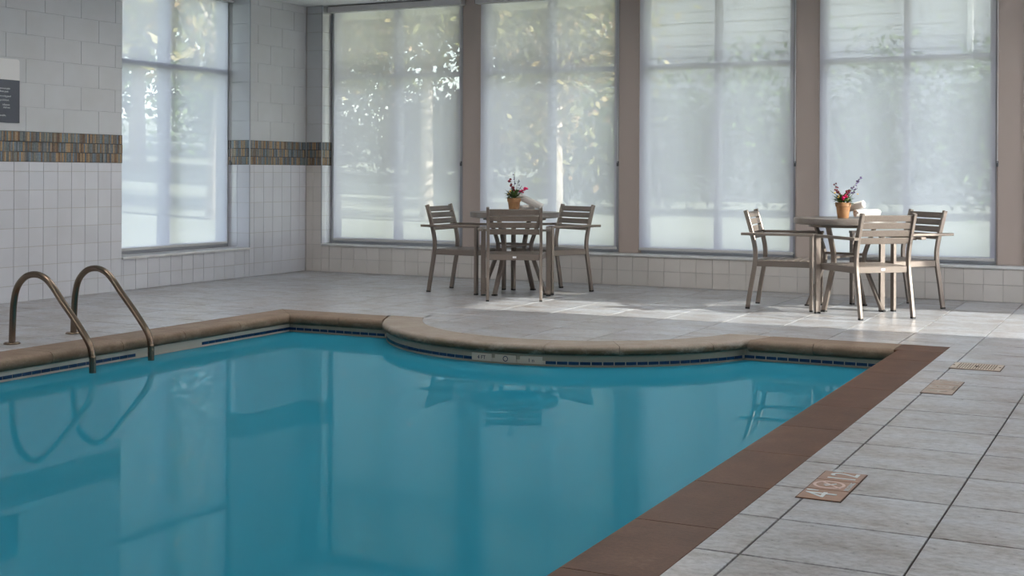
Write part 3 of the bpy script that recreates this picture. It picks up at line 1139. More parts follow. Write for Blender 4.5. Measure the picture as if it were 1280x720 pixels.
M['worn_text'] = plain('worn_marker_text', srgb(178, 170, 160), 0.6)
mottled('marker_worn', srgb(146, 122, 106), srgb(166, 146, 130), 20.0, 0.4)
def depth_marker(label, rct, m_tile='marker_brown', m_text='marker_text', m_ring='marker_pink'):
    x0, x1, y0, y1 = rct
    t = thing('depth_marker', label, 'sign', ((x0 + x1) / 2, (y0 + y1) / 2, 0.004), group='deck depth markers')
    w, l = (x1 - x0) / 2, (y1 - y0) / 2
    MB().box(-w + 0.0005, w - 0.0005, -l + 0.0005, l - 0.0005, -0.0038, -0.0018).build('bed', M['marker_edge'], t)
    tl = 2 * l / 3
    # local text frame: reading direction +Y, up = -X
    tiles = []
    for k in range(3):
        yc = -l + tl * (k + 0.5)
        tile = MB().cbox(-w + 0.004, w - 0.004, yc - tl / 2 + 0.003, yc + tl / 2 - 0.003, -0.0036, 0.0, 0.0006).build('tile', M[m_tile], t)
        tiles.append(tile)
    mw = lambda x, y: frame((x, y, 0.0006), (0, 1, 0), (-1, 0, 0))
    text_mesh('numeral', "4'", 0.155, M[m_text], tiles[0], mw(0.045, -l + 0.03))
    text_mesh('numeral', '12"', 0.145, M[m_text], tiles[2], mw(0.055, l - tl + 0.008), sx=0.85)
    bm = MB()
    ring_geo(bm, (0, 0), 0.056, 0.045, 0.0006)
    bm.add([(0.052, -0.038, 0), (0.045, -0.045, 0), (-0.038, 0.038, 0), (-0.031, 0.045, 0), (0.052, -0.038, 0.0006), (0.045, -0.045, 0.0006), (-0.038, 0.038, 0.0006), (-0.031, 0.045, 0.0006)],
           [(4, 5, 6, 7), (0, 1, 5, 4), (1, 2, 6, 5), (2, 3, 7, 6), (3, 0, 4, 7)])
    ring = bm.build('no_diving_ring', M[m_ring], tiles[1])
    ring.location = (-0.012, 0, 0.0002)
    fg = MB()
    fg.tube([(-0.012, -0.018, 0.0004), (0.008, 0.006, 0.0004), (0.020, 0.022, 0.0004)], 0.0045, 6)
    fg.tube([(-0.020, 0.0, 0.0004), (-0.004, 0.012, 0.0004)], 0.004, 6)
    fo = fg.build('diver_figure', M[m_text], tiles[1])
    fo.location = (-0.012, 0, -0.0028)
    text_mesh('caption', 'NO DIVING', 0.024, M[m_text], tiles[1], mw(0.068, 0.0), align='CENTER')
    return t
depth_marker('brown deck tile reading 4 and 12 with no-diving icon, nearest the viewer', marker_rects[0])
depth_marker('worn brown deck tile with no-diving icon, beside the metal drain cover', marker_rects[1], 'marker_worn', 'worn_text', 'worn_text')

# drain cover ----------------------------------------------------------------
x0, x1, y0, y1 = marker_rects[2]
dr = thing('drain_cover', 'rectangular perforated metal cover set in the deck behind the depth marker', 'drain cover', ((x0 + x1) / 2, (y0 + y1) / 2, 0.0055))
w, l = (x1 - x0) / 2, (y1 - y0) / 2
MB().box(-w + 0.001, w - 0.001, -l + 0.001, l - 0.001, -0.0053, -0.0042).build('pan', M['marker_edge'], dr)
for a, b, c, d in ((-w + 0.006, -w + 0.03, -l + 0.022, l - 0.022), (w - 0.03, w - 0.006, -l + 0.022, l - 0.022), (-w + 0.006, w - 0.006, -l + 0.007, -l + 0.022), (-w + 0.006, w - 0.006, l - 0.022, l - 0.007)):
    MB().cbox(a, b, c, d, -0.0052, 0.0, 0.001).build('rim', M['drain_metal'], dr)
for k in range(16):
    xx = -w + 0.034 + (2 * w - 0.068) * k / 15
    MB().cbox(xx - 0.0042, xx + 0.0042, -l + 0.021, l - 0.021, -0.0050, -0.0006, 0.0008).build('bar', M['drain_metal'], dr)
MB().lathe([(0.0, -0.004), (0.012, -0.004), (0.012, 0.001), (0.0, 0.0012)], seg=14).build('bolt', M['marker_edge'], dr)
for sx in (-1, 1):
    MB().lathe([(0.0, -0.002), (0.006, -0.002), (0.006, 0.0018), (0.0, 0.002)], (sx * (w - 0.016), 0, 0), seg=10).build('screw', M['marker_edge'], dr)

# depth marks on the lobe's waterline
dm = thing('waterline_depth_marker', 'small pale depth marking on the curved pool wall under the coping', 'sign')
RW = LR - OV + 0.009
def lobe_frame(a, z):
    p = (LC.x + RW * math.cos(a), LC.y + RW * math.sin(a), z)
    n_ = Vector((math.cos(a), math.sin(a), 0))
    v_ = Vector((0, 0, 1))
    u_ = v_.cross(n_)
    return frame(p, u_, v_)
aa = [ang((x, LC.y - math.sqrt(RW ** 2 - (x - LC.x) ** 2))) for x in (-4.0, -3.825, -3.65)]
for k, a in enumerate(aa):
    vs, fs = piece_geo([(-0.075, -0.024), (0.075, -0.024), (0.075, 0.024), (-0.075, 0.024)], 0.004, 0.001)
    MB().add([lobe_frame(a, -0.100) @ Vector(p) for p in vs], fs).build('tile', M['pool_white'], dm)
def up_n(mw, d):
    return mw @ Matrix.Translation((0, -0.012, d))
text_mesh('numeral', "4 FT", 0.034, M['pool_blue'], dm, up_n(lobe_frame(aa[0], -0.1), 0.0046), 'CENTER')
rg = MB()
ring_geo(rg, (0, 0.012), 0.018, 0.013, 0.0006)
rg.v = [tuple(up_n(lobe_frame(aa[1], -0.1), 0.0042) @ Vector(p)) for p in rg.v]
rg.build('no_diving_ring', M['pool_blue'], dm)
text_mesh('numeral', "1 n", 0.034, M['pool_blue'], dm, up_n(lobe_frame(aa[2], -0.1), 0.0046), 'CENTER')

# ------------------------------------------------------------------ wall sign
sg = thing('wall_sign', 'dark and white pool rules sign on the grey block wall', 'sign', (XL, 7.55, 0))
y1s = 7.917 - 7.55
y0s = y1s - 0.75
zs0, zs1, zs2 = 1.503, 1.86, 2.035
def rrect(a, b, c, d, r, top=True):
    pts = [(a, c), (b, c)]
    for k in range(6):
        t = PI / 2 * k / 5
        pts.append((b - r + r * math.cos(t), d - r + r * math.sin(t)))
    for k in range(6):
        t = PI / 2 + PI / 2 * k / 5
        pts.append((a + r + r * math.cos(t), d - r + r * math.sin(t)))
    return pts
fs_ = frame((0.001, 0, 0), (0, 1, 0), (0, 0, 1))
vs, fs = piece_geo(rrect(y0s, y1s, zs0, zs2, 0.022), 0.008, 0.001)
MB().add([fs_ @ Vector(p) for p in vs], fs + [tuple(range(len(vs) // 3))[::-1]]).build('board', M['sign_white'], sg)
vs, fs = piece_geo([(y0s, zs0), (y1s, zs0), (y1s, zs1), (y0s, zs1)], 0.0095, 0.0008)
panel = MB().add([fs_ @ Vector(p) for p in vs], fs).build('dark_panel', M['sign_dark'], sg)
lines = [('communicable', 1.780, 10.6), ('from pool.', 1.755, 9.0), ('swimming pool', 1.717, 11.5), ('prohibited.', 1.683, 9.7),
         ('influence', 1.645, 10.2), ('shall not', 1.622, 10.6), ('responsible.', 1.556, 6.2)]
for tx, z, px in lines:
    text_mesh('text_line', tx, 0.021, M['sign_text'], panel, frame((0.0115, 7.717 + 0.0093 * px + 0.06 - 7.55 - 0.062, z), (0, 1, 0), (0, 0, 1)), 'RIGHT')

# ------------------------------------------------------------------ grab rails
def smooth_path(pts, n=8):
    P = [Vector(p) for p in pts]
    out = []
    for i in range(len(P) - 1):
        p0, p1, p2, p3 = P[max(i - 1, 0)], P[i], P[i + 1], P[min(i + 2, len(P) - 1)]
        for k in range(n):
            t = k / n
            out.append(0.5 * ((2 * p1) + (-p0 + p2) * t + (2 * p0 - 5 * p1 + 4 * p2 - p3) * t * t + (-p0 + 3 * p1 - 3 * p2 + p3) * t ** 3))
    out.append(P[-1])
    return out
def grab_rail(label, xb, y, dx):
    t = thing('grab_rail', label, 'handrail', (xb, y, 0), group='pool ladder rails')
    prof = [(0, 0.0), (0.005, 0.13), (0.016, 0.27), (0.048, 0.368), (0.118, 0.432), (0.205, 0.450), (0.285, 0.430), (0.352, 0.378),
            (0.43, 0.292), (0.53, 0.190), (0.622, 0.088), (0.665, 0.028), (0.682, -0.03), (0.686, -0.10), (0.686, -0.55)]
    o = MB().tube(smooth_path([(x * dx, 0, z) for x, z in prof], 6), 0.021, 14).build('rail_tube', M['rail_steel'], t, True)
    MB().lathe([(0.023, 0.0005), (0.052, 0.0005), (0.052, 0.006), (0.044, 0.012), (0.024, 0.014)], seg=24).build('escutcheon', M['rail_steel'], t, True)
    return t
grab_rail('bent steel grab rail nearer the viewer at the left pool edge', -6.573, 5.99, 1.0)
grab_rail('bent steel grab rail farther along the left pool edge', -6.632, 6.57, 1.0)

# ------------------------------------------------------------------ chairs
def chair_parts():
    P = []
    for s in (-1, 1):
        yb, yf = 0.228 * s, 0.292 * s
        pts = [(-0.292, yb, 0.012), (-0.262, yb, 0.20), (-0.238, yb, 0.34), (-0.230, yb, 0.42), (-0.234, yb, 0.50), (-0.262, yb, 0.63), (-0.312, yb, 0.805)]
        P.append(('back_leg', MB().bar(smooth_path(pts, 4), (0, 1, 0), 0.026, 0.036), 'frame_metal'))
        P.append(('foot_cap', MB().box(-0.310, -0.276, yb - 0.013, yb + 0.013, 0.0, 0.014), 'rubber'))
        P.append(('front_leg', MB().cbox(0.216, 0.244, yf - 0.022, yf + 0.022, 0.012, 0.604, 0.003), 'frame_metal'))
        P.append(('foot_cap', MB().box(0.217, 0.243, yf - 0.021, yf + 0.021, 0.0, 0.013), 'rubber'))
        P.append(('armrest', MB().cbox(-0.335, 0.250, yf - 0.023, yf + 0.023, 0.604, 0.626, 0.003), 'frame_metal'))
        P.append(('arm_spacer', MB().box(-0.275, -0.245, min(yb + 0.012 * s, yf - 0.022 * s), max(yb + 0.012 * s, yf - 0.022 * s), 0.600, 0.620), 'frame_metal'))
        # seat side rail, slightly splayed
        a, b = Vector((-0.225, 0.222 * s, 0.374)), Vector((0.218, 0.262 * s, 0.374))
        P.append(('side_rail', MB().bar([a, b], (0, 0, 1), 0.050, 0.022), 'frame_metal'))
        P.append(('seat_bracket', MB().box(0.19, 0.22, min(0.262 * s, 0.272 * s), max(0.262 * s, 0.272 * s), 0.355, 0.395), 'frame_metal'))
    P.append(('rear_rail', MB().cbox(-0.238, -0.216, -0.214, 0.214, 0.350, 0.399, 0.002), 'frame_metal'))
    P.append(('front_rail', MB().cbox(0.206, 0.226, -0.262, 0.262, 0.352, 0.398, 0.002), 'frame_metal'))
    P.append(('maker_plate', MB().box(-0.2405, -0.2378, -0.016, 0.016, 0.368, 0.384), 'lamp_trim'))
    n = 7
    for k in range(n):
        xa = -0.214 + 0.420 * k / n
        xb = xa + 0.420 / n - 0.013
        hw = 0.205 + 0.045 * (k + 0.5) / n
        P.append(('seat_slat', MB().cbox(xa, xb, -hw, hw, 0.386, 0.402, 0.003), 'slat'))
    # back slats follow the reclined posts
    for k in range(4):
        z0 = 0.573 + 0.0575 * k
        za, zb2 = z0, z0 + 0.045
        f = lambda z: -0.234 - (z - 0.5) * 0.255
        a, b = Vector((f(za) + 0.008, 0, za)), Vector((f(zb2) + 0.008, 0, zb2))
        mid = (a + b) / 2
        t = (b - a).normalized()
        P.append(('back_slat', MB().bar([mid + Vector((0, -0.214, 0)), mid + Vector((0, 0.214, 0))], t, 0.047, 0.017), 'slat'))
    out, last = [], {}
    for nm, bm, mt in P:
        host = None
        if nm == 'foot_cap':
            host = len(out) - 1
        elif nm == 'arm_spacer':
            host = len(out) - 1
        elif nm == 'seat_bracket':
            host = len(out) - 1
        elif nm == 'maker_plate':
            host = last['rear_rail']
        last[nm] = len(out)
        out.append((nm, bm.mesh(nm, M[mt]), host))
    return out
CH = chair_parts()
def chair(label, loc, rz, group):
    t = thing('patio_chair', label, 'chair', loc, rz, group)
    made = []
    for nm, me, host in CH:
        made.append(link(nm, me, t if host is None else made[host]))
    return t
def chair_from(front_mid, face, label, group):
    """front_mid: midpoint of the front feet on the floor; face: facing direction"""
    d = Vector((face[0], face[1])).normalized()
    c = Vector(front_mid) - d * 0.23
    return chair(label, (c.x, c.y, 0.0), math.atan2(d.y, d.x), group)
gl, gr = 'chairs at the left round table', 'chairs at the right round table'
# left table
chair_from((-5.585, 10.665), (1, 0.03), 'slatted metal armchair left of the table nearer the corner, facing right', gl)
chair_from((-5.228, 10.477), (-0.42, 0.90), 'slatted metal armchair with its back to the pool, at the table nearer the corner', gl)
chair_from((-5.243, 10.843), (-0.455, -0.89), 'slatted metal armchair right of the table nearer the corner, before the windows', gl)
# right table
chair_from((-2.575, 10.69), (1, 0.10), 'slatted metal armchair left of the right table, seat sunlit, facing right', gr)
chair_from((-2.267, 10.52), (-0.69, 0.72), 'sunlit slatted metal armchair with its back to the viewer at the right table', gr)
chair_from((-2.18, 10.965), (-0.70, -0.71), 'slatted metal armchair behind the right table against the windows', gr)

# ------------------------------------------------------------------ tables
def table(label, loc, rz):
    t = thing('round_table', label, 'table', loc, 0.0, 'round patio tables')
    prof = [(0.0, 0.695), (0.395, 0.695), (0.41, 0.700), (0.412, 0.738), (0.408, 0.745), (0.0, 0.745)]
    o = MB().lathe(prof, seg=64).build('tabletop', M['table_top'], t)
    sm_angle(o, 35)
    for k in range(4):
        a = rz + k * PI / 2
        ca, sa = math.cos(a), math.sin(a)
        pts = [(0.335, 0.012), (0.27, 0.16), (0.19, 0.35), (0.178, 0.43), (0.195, 0.50), (0.26, 0.66), (0.275, 0.70)]
        path = smooth_path([(r * ca, r * sa, z) for r, z in pts], 4)
        lg = MB().bar(path, (-sa, ca, 0), 0.042, 0.024).build('leg', M['frame_metal'], t)
        MB().box(-0.02, 0.02, -0.02, 0.02, 0.0, 0.012).build('foot_cap', M['rubber'], lg).matrix_basis = Matrix.Translation((0.337 * ca, 0.337 * sa, 0)) @ Matrix.Rotation(a, 4, 'Z')
    for k in range(2):
        a = rz + k * PI / 2
        ca, sa = math.cos(a), math.sin(a)
        z = 0.43 + 0.022 * k
        MB().bar([(-0.17 * ca, -0.17 * sa, z), (0.17 * ca, 0.17 * sa, z)], (0, 0, 1), 0.02, 0.028).build('cross_brace', M['frame_metal'], t)
    MB().lathe([(0.27, 0.672), (0.29, 0.672), (0.29, 0.696), (0.27, 0.696), (0.27, 0.672)], seg=40).build('apron_ring', M['frame_metal'], t)
    return t
TL, TR_ = (-5.37, 10.73, 0), (-2.37, 10.79, 0)
table('round metal table nearer the tiled corner, with flowers and towels', TL, math.radians(-95))
table('round metal table on the right, sunlit, with flowers and white towels', TR_, math.radians(-106))

# ------------------------------------------------------------------ flower pots
def blob(bm, c, r, n=1):
    """small faceted petal cluster: octahedron-like bud"""
    c = Vector(c)
    v = []
    for k in range(6):
        a = 2 * PI * k / 6 + random.random()
        v.append(c + Vector((math.cos(a) * r, math.sin(a) * r, random.uniform(-0.25, 0.25) * r)))
    v.append(c + Vector((0, 0, r * 0.9)))
    v.append(c - Vector((0, 0, r * 0.7)))
    fs = [(k, (k + 1) % 6, 6) for k in range(6)] + [((k + 1) % 6, k, 7) for k in range(6)]
    bm.add(v, fs)
def leaf(bm, p, d, L, w):
    p, d = Vector(p), Vector(d).normalized()
    s = d.cross(Vector((0, 0, 1)))
    s = s.normalized() if s.length > 0.01 else Vector((1, 0, 0))
    up = s.cross(d)
    mid = p + d * L * 0.5
    tip = p + d * L + Vector((0, 0, -0.15 * L))
    bm.add([p, mid + s * w + up * w * 0.25, tip, mid - s * w + up * w * 0.25, mid - up * w * 0.1], [(0, 4, 1), (1, 4, 2), (2, 4, 3), (3, 4, 0)])
def flower_pot(label, loc, spikes, seed, clusters):
    random.seed(seed)
    t = thing('flower_pot', label, 'potted flowers', loc, 0.0, 'flower pots on the tables')
    o = MB().lathe([(0.0, 0.0), (0.042, 0.0), (0.045, 0.004), (0.056, 0.088), (0.0565, 0.092), (0.062, 0.094), (0.064, 0.124), (0.060, 0.127), (0.054, 0.124), (0.052, 0.108), (0.0, 0.106)], seg=32)
    sm_angle(o.build('pot', M['terracotta'], t), 35)
    MB().lathe([(0.0, 0.104), (0.052, 0.104), (0.050, 0.112), (0.0, 0.116)], seg=20).build('soil', M['soil'], t)
    lv = MB()
    for k in range(130):
        a = random.uniform(0, 2 * PI)
        r = random.uniform(0, 0.045)
        el = random.uniform(0.0, 1.3)
        d = (math.cos(a) * math.cos(el), math.sin(a) * math.cos(el), math.sin(el))
        leaf(lv, (r * math.cos(a), r * math.sin(a), 0.112 + random.uniform(0, 0.05)), d, random.uniform(0.035, 0.078), random.uniform(0.009, 0.015))
    lv.build('foliage', M['leaf_dark'], t, kind='stuff')
    for (dx, dy, h, col, nb, r) in spikes:
        top = Vector((dx, dy, h))
        base = Vector((dx * 0.15, dy * 0.15, 0.11))
        ctl = base.lerp(top, 0.5) + Vector((-dx * 0.12, -dy * 0.12, 0.012))
        path = [base, base.lerp(ctl, 0.6), ctl, ctl.lerp(top, 0.6), top]
        stm = MB().tube(path, 0.0018, 5).build('stem', M['stem'], t)
        bm = MB()
        for k in range(nb):
            f = 0.45 + 0.58 * k / nb
            p = ctl.lerp(top, (f - 0.45) / 0.55) + Vector((random.uniform(-1, 1), random.uniform(-1, 1), random.uniform(-0.6, 0.6))) * 0.014
            blob(bm, p, r * random.uniform(0.9, 1.45))
        bm.build('blossom', M[col], stm)
        lf = MB()
        for k in range(5):
            a = random.uniform(0, 2 * PI)
            leaf(lf, base.lerp(top, random.uniform(0.35, 0.9)), (math.cos(a), math.sin(a), 0.5), 0.024, 0.006)
        lf.build('stem_leaves', M['leaf_dark'], stm)
    for (dx, dy, h, col, r, nb) in clusters:
        bm = MB()
        for k in range(nb):
            d = Vector((random.gauss(0, 1), random.gauss(0, 1), random.gauss(0, 1))).normalized() * r
            blob(bm, Vector((dx, dy, h)) + d * 0.8, r * 0.55)
        bm.build('flower_head', M[col], t)
    return t
# image-right on the table is roughly the direction r0, so offsets are laid along it
def off(s, d=0.0):
    return (r0.x * s + fwd.x * d, r0.y * s + fwd.y * d)
def sp(s, d, h, *rest):
    x, y = off(s, d)
    return (x, y, h) + rest
TZ = 0.745
pl = Vector((TL[0], TL[1])) + Vector(off(-0.005, 0.02))
flower_pot('terracotta pot of mixed flowers with a tall leafy stem, on the table nearer the corner', (pl.x, pl.y, TZ), [
    sp(0.005, 0.0, 0.365, 'purple', 5, 0.007), sp(-0.035, 0.0, 0.30, 'crimson', 8, 0.012), sp(0.045, 0.0, 0.30, 'purple', 4, 0.006),
    sp(0.125, -0.01, 0.222, 'magenta', 12, 0.013), sp(-0.02, 0.02, 0.24, 'crimson', 6, 0.011), sp(0.07, 0.0, 0.24, 'purple', 3, 0.006)], 3,
    [sp(-0.048, -0.02, 0.165, 'yellow', 0.014, 7), sp(-0.035, -0.03, 0.19, 'yellow', 0.012, 6), sp(0.03, -0.03, 0.185, 'yellow', 0.009, 5), sp(0.0, -0.02, 0.2, 'crimson', 0.012, 6)])
pr = Vector((TR_[0], TR_[1])) + Vector(off(-0.018, -0.02))
flower_pot('terracotta pot of mixed flowers with a large pink bloom, on the right table', (pr.x, pr.y, TZ), [
    sp(-0.075, 0.0, 0.285, 'crimson', 7, 0.009), sp(-0.055, 0.02, 0.235, 'crimson', 6, 0.010), sp(0.155, 0.0, 0.345, 'purple', 12, 0.009),
    sp(0.045, 0.01, 0.235, 'crimson', 8, 0.009), sp(0.115, -0.01, 0.245, 'purple', 6, 0.009), sp(-0.105, 0.0, 0.225, 'yellow', 2, 0.008),
    sp(0.075, 0.02, 0.255, 'crimson', 5, 0.008)], 11,
    [sp(0.0, -0.045, 0.168, 'magenta', 0.024, 14), sp(0.115, -0.01, 0.19, 'yellow', 0.010, 5), sp(-0.045, -0.03, 0.165, 'yellow', 0.010, 5), sp(0.04, -0.02, 0.215, 'crimson', 0.012, 6)])

# ------------------------------------------------------------------ rolled towels
def towel(label, p_end, direction, L, R, group='rolled towels'):
    d = Vector(direction).normalized()
    a = d.orthogonal().normalized()
    upv = Vector((0, 0, 1))
    a = (upv - d * upv.dot(d)).normalized()
    b = d.cross(a)
    t = thing('rolled_towel', label, 'towel', p_end, 0.0, group)
    turns, th = 3.2, R / 3.6
    nseg = 72
    rings = []
    for k in range(nseg + 1):
        f = k / nseg
        ang_ = 2 * PI * turns * f
        r_mid = R * 0.10 + (R * 0.90 - th / 2) * f
        ro, ri = r_mid + th * 0.46, max(r_mid - th * 0.46, 0.0008)
        e = Vector((0, 0, 0))
        ca, sa = math.cos(ang_), math.sin(ang_)
        wob = 0.003 * math.sin(ang_ * 2.3)
        rings.append([tuple(a * ca * r + b * sa * r + d * q) for r, q in ((ri, wob + 0.003), ((ri + ro) / 2, wob - 0.001), (ro, wob + 0.003), (ro, L), (ri, L))])
    o = MB().loft(rings).build('rolled_cloth', M['towel'], t)
    sm_angle(o, 50)
    # folded free edge lying on the outside of the roll
    ed = MB().bar([tuple(a * R * 0.25 + b * R * 0.98 + d * 0.006), tuple(a * R * 0.25 + b * R * 0.98 + d * (L - 0.004))], a, 0.012, 0.006)
    ed.build('hem', M['towel'], t)
    return t
def tpt(tb, s, d, z):
    o_ = off(s, d)
    return Vector((tb[0] + o_[0], tb[1] + o_[1], z))
def tdir(s, d, z):
    o_ = off(s, d)
    return (o_[0], o_[1], z)
# right table: one roll lies on the top, the other leans across it
towel('white rolled towel lying on the right table beside the flower pot', tpt(TR_, 0.085, 0.00, TZ + 0.036), tdir(1.0, 0.45, 0.0), 0.24, 0.036)
towel('white rolled towel leaning on top of another, on the right table', tpt(TR_, 0.165, 0.02, TZ + 0.112), tdir(-0.62, 0.62, -0.22), 0.22, 0.036)
# left table
towel('small rolled towel lying beside the pot on the table nearer the corner', tpt(TL, 0.062, 0.05, TZ + 0.031), tdir(0.5, 0.85, 0.0), 0.22, 0.031)
towel('beige rolled towel leaning down to the right, on the table nearer the corner', tpt(TL, 0.255, 0.10, TZ + 0.040), tdir(-1.0, 0.22, 0.46), 0.25, 0.036)

# ------------------------------------------------------------------ outdoors
def gz(x, y):
    dx, dy = max(0, XO - x), max(0, y - YO)
    return -0.12 + 0.06 * math.hypot(dx, dy)
gv, gf = [], []
xs = np.linspace(-70, 40, 56)
ysx = np.linspace(-40, 90, 66)
for y in ysx:
    for x in xs:
        inside = (XO - 0.5 < x < XR + 2 and y < YO + 0.5)
        gv.append((x, y, gz(x, y) - (0.45 if inside else 0.0)))
W_ = len(xs)
for j in range(len(ysx) - 1):
    for i in range(W_ - 1):
        a = j * W_ + i
        gf.append((a, a + 1, a + 1 + W_, a + W_))
ground = MB().add(gv, gf)
# keep the lawn below the building footprint
ground.v = [(x, y, z if not (XO - 2.2 < x < XR + 2.2 and y < YO + 2.2) else min(z, -0.40)) for x, y, z in ground.v]
ground.build('lawn', M['lawn'], smooth=True, kind='structure', label='green lawn rising gently outside the windows')
MB().box(XO - 0.5, XR + 0.9, YF - 0.8, YO + 0.75, ZC + 0.351, ZC + 0.55).build('roof', M['asphalt_roof'], kind='structure', label='roof slab with eaves over the pool hall')
MB().box(XO - 0.02, XR + 0.3, YO, YO + 0.75, ZC - 0.02, ZC + 0.35).build('trim_5', M['soffit'], kind='structure', label='cream eave soffit outside the back windows')

def leaves_mesh(n, size, sampler, mat, name='crown'):
    pts = sampler(n)
    d1 = rng.normal(size=(n, 3))
    d1 /= np.linalg.norm(d1, axis=1)[:, None]
    d2 = np.cross(d1, rng.normal(size=(n, 3)))
    d2 /= np.linalg.norm(d2, axis=1)[:, None]
    s = size * rng.uniform(0.6, 1.3, size=(n, 1))
    v = np.stack([pts - d1 * s, pts + d2 * s * 0.5, pts + d1 * s, pts - d2 * s * 0.5], axis=1).reshape(-1, 3)
    f = np.arange(4 * n).reshape(n, 4)
    me = bpy.data.meshes.new(name)
    me.from_pydata(v.tolist(), [], f.tolist())
    me.materials.append(mat)
    me.update()
    return me
def ell(c, r, clumps=14):
    c, r = np.array(c), np.array(r)
    def f(n):
        d = rng.normal(size=(clumps, 3))
        d /= np.linalg.norm(d, axis=1)[:, None]
        cc = c + d * r * rng.uniform(0.35, 0.85, size=(clumps, 1))
        k = rng.integers(0, clumps, n)
        return cc[k] + rng.normal(size=(n, 3)) * r * 0.24
    return f
def tree(name, label, cat, x, y, th, tr, crown_c, crown_r, n, size, mat, group, lean=0.0):
    z = gz(x, y)
    t = thing(name, label, cat, (x, y, z), 0.0, group)
    if th > 0:
        MB().tube([(0, 0, -0.2), (lean * 0.3, 0, th * 0.4), (lean * 0.8, 0.05, th * 0.8), (lean, 0, th)], [tr * 1.25, tr, tr * 0.8, tr * 0.45], 9).build('trunk', M['bark'], t, True)
        for k in range(4):
            a = k * 1.7
            MB().tube([(lean * 0.7, 0, th * 0.7), (lean + math.cos(a) * crown_r[0] * 0.35, math.sin(a) * crown_r[1] * 0.35, th * 0.95), (lean + math.cos(a) * crown_r[0] * 0.7, math.sin(a) * crown_r[1] * 0.7, th * 1.15)], [tr * 0.5, tr * 0.35, tr * 0.12], 6).build('branch', M['bark'], t, True)
    me = leaves_mesh(n, size, ell(crown_c, crown_r), mat)
    link('crown' if th > 0 else 'foliage', me, t, kind='stuff')
    return t
gt = 'trees on the lawn outside'
# behind the back windows, left half
tree('tree', 'yellow-leaved tree outside the leftmost back window', 'tree', -13.6, 19.6, 3.6, 0.13, (0, 0, 4.3), (2.4, 2.2, 2.1), 5200, 0.10, M['leaf_autumn'], gt)
tree('tree', 'pale-trunked tree outside the right side of the leftmost back window', 'tree', -11.05, 18.8, 3.8, 0.10, (0.2, 0, 4.4), (2.2, 2.0, 1.9), 4800, 0.10, M['leaf_autumn'], gt)
tree('tree', 'leafy tree outside the second back window from the corner', 'tree', -8.9, 19.3, 3.4, 0.10, (0.2, 0, 3.3), (1.6, 1.6, 2.3), 5200, 0.09, M['leaf_autumn'], gt)
# hedge masses and shrubs in front of the wing
gs = 'shrubs on the lawn outside'
for k, (x, y, rx, h, lab) in enumerate((
        (-20.5, 28.5, 2.6, 2.3, 'dark evergreen shrub seen low through the leftmost back window, left pane'),
        (-16.6, 28.0, 2.6, 2.2, 'dark evergreen shrub seen low through the leftmost back window, right pane'),
        (-12.6, 26.4, 2.4, 2.0, 'dark evergreen shrub seen low through the second back window from the corner'))):
    tree('shrub', lab, 'shrub', x, y, 0, 0, (0, 0, h * 0.55), (rx, 1.2, h * 0.62), 4200, 0.11, M['leaf_hedge'], gs)
for k, (x, y, rx, h, lab) in enumerate((
        (-9.6, 22.2, 1.2, 2.2, 'leafy shrub outside the second back window, at its right pane'),
        (-7.6, 21.8, 1.25, 2.5, 'tall leafy shrub outside the third back window, at its left pane'),
        (-5.9, 21.6, 1.2, 2.9, 'tall leafy shrub outside the third back window, at its right pane'),
        (-4.0, 21.6, 1.25, 2.7, 'leafy shrub outside the fourth back window, at its left pane'),
        (-2.3, 21.6, 1.1, 2.4, 'leafy shrub outside the fourth back window, at its right pane'),
        (-0.4, 21.6, 1.2, 2.5, 'leafy shrub outside beyond the fifth back window'))):
    tree('shrub', lab, 'shrub', x, y, 0, 0, (0, 0, h * 0.52), (rx, 0.8, h * 0.58), 3000, 0.07, M['leaf_green'], gs)
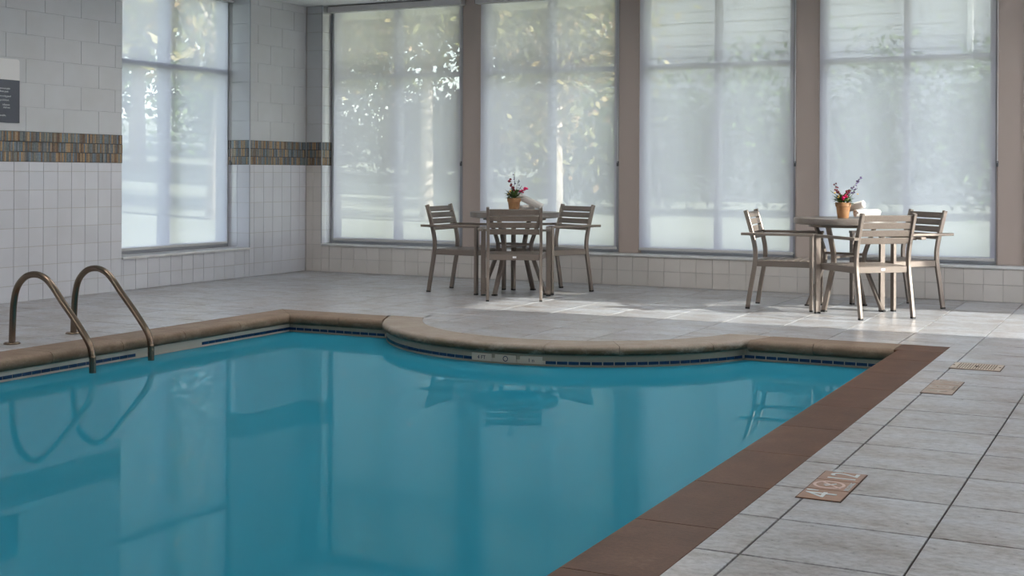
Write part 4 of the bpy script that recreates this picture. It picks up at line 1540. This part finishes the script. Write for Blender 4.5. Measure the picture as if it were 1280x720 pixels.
# building wing behind the shrubs
wing = thing('building_wing', 'pale sided building wing across the lawn behind the shrubs', 'building', (-2.0, 24.0, 0))
MB().box(-9.2, 12, 0.1, 6, -0.3, 9.0).build('wall', M['siding'], wing)
bd = MB().add([(-9.2, 0.1, 0), (12, 0.1, 0), (12, 0.06, 0), (-9.2, 0.06, 0), (-9.2, 0.1, 0.215), (12, 0.1, 0.215), (12, 0.085, 0.215), (-9.2, 0.085, 0.215)],
              [(3, 2, 1, 0), (4, 5, 6, 7), (3, 7, 6, 2), (0, 4, 7, 3), (2, 6, 5, 1)]).mesh('siding_board', M['siding'])
for k in range(30):
    link('siding_board', bd, wing, Matrix.Translation((0, 0, 0.5 + 0.22 * k)))
MB().cbox(-1.15, -1.05, -0.05, 0.06, 0.4, 9.0, 0.01).build('downspout', M['downspout'], wing)
MB().box(-9.5, 12.3, -0.6, 6.4, 9.0, 9.25).build('roof', M['asphalt_roof'], wing)
# outside the left wall window
tree('tree', 'pale-trunked tree outside the left wall window', 'tree', -14.2, 17.2, 3.6, 0.15, (0, -1.6, 4.6), (2.4, 3.4, 2.4), 9000, 0.10, M['leaf_autumn'], gt, 0.3)
tree('tree', 'bushy tree just outside the left wall window', 'tree', -15.0, 11.5, 3.0, 0.14, (0, 0, 4.4), (2.4, 3.4, 3.2), 9000, 0.11, M['leaf_green'], gt)  # out-of-view tree added to cut the sky glow on the left shade
tree('tree', 'spreading tree farther out beyond the left wall window', 'tree', -24.5, 26.5, 4.2, 0.2, (0, 0, 5.4), (3.2, 5.2, 3.2), 7000, 0.17, M['leaf_autumn'], gt)
for (x, y, lab) in ((-29.5, 28.2, 'broad shrub beyond the left wall window, at its left pane'), (-28.5, 34.5, 'broad shrub beyond the left wall window, at its right pane')):
    tree('shrub', lab, 'shrub', x, y, 0, 0, (0, 0, 1.9), (1.8, 3.2, 2.2), 4600, 0.13, M['leaf_green'], gs)
# tall trees closing the view behind the lawn
for (x, y, lab) in ((-30.5, 44.0, 'tall tree far behind the lawn, farthest left'), (-23.5, 38.0, 'tall tree far behind the lawn, behind the leftmost back window'),
                    (-15.5, 35.5, 'tall tree far behind the lawn, beside the building wing')):
    tree('tree', lab, 'tree', x, y, 5.0, 0.25, (0, 0, 6.0), (4.2, 2.6, 5.2), 8000, 0.22, M['leaf_hedge'], gt)
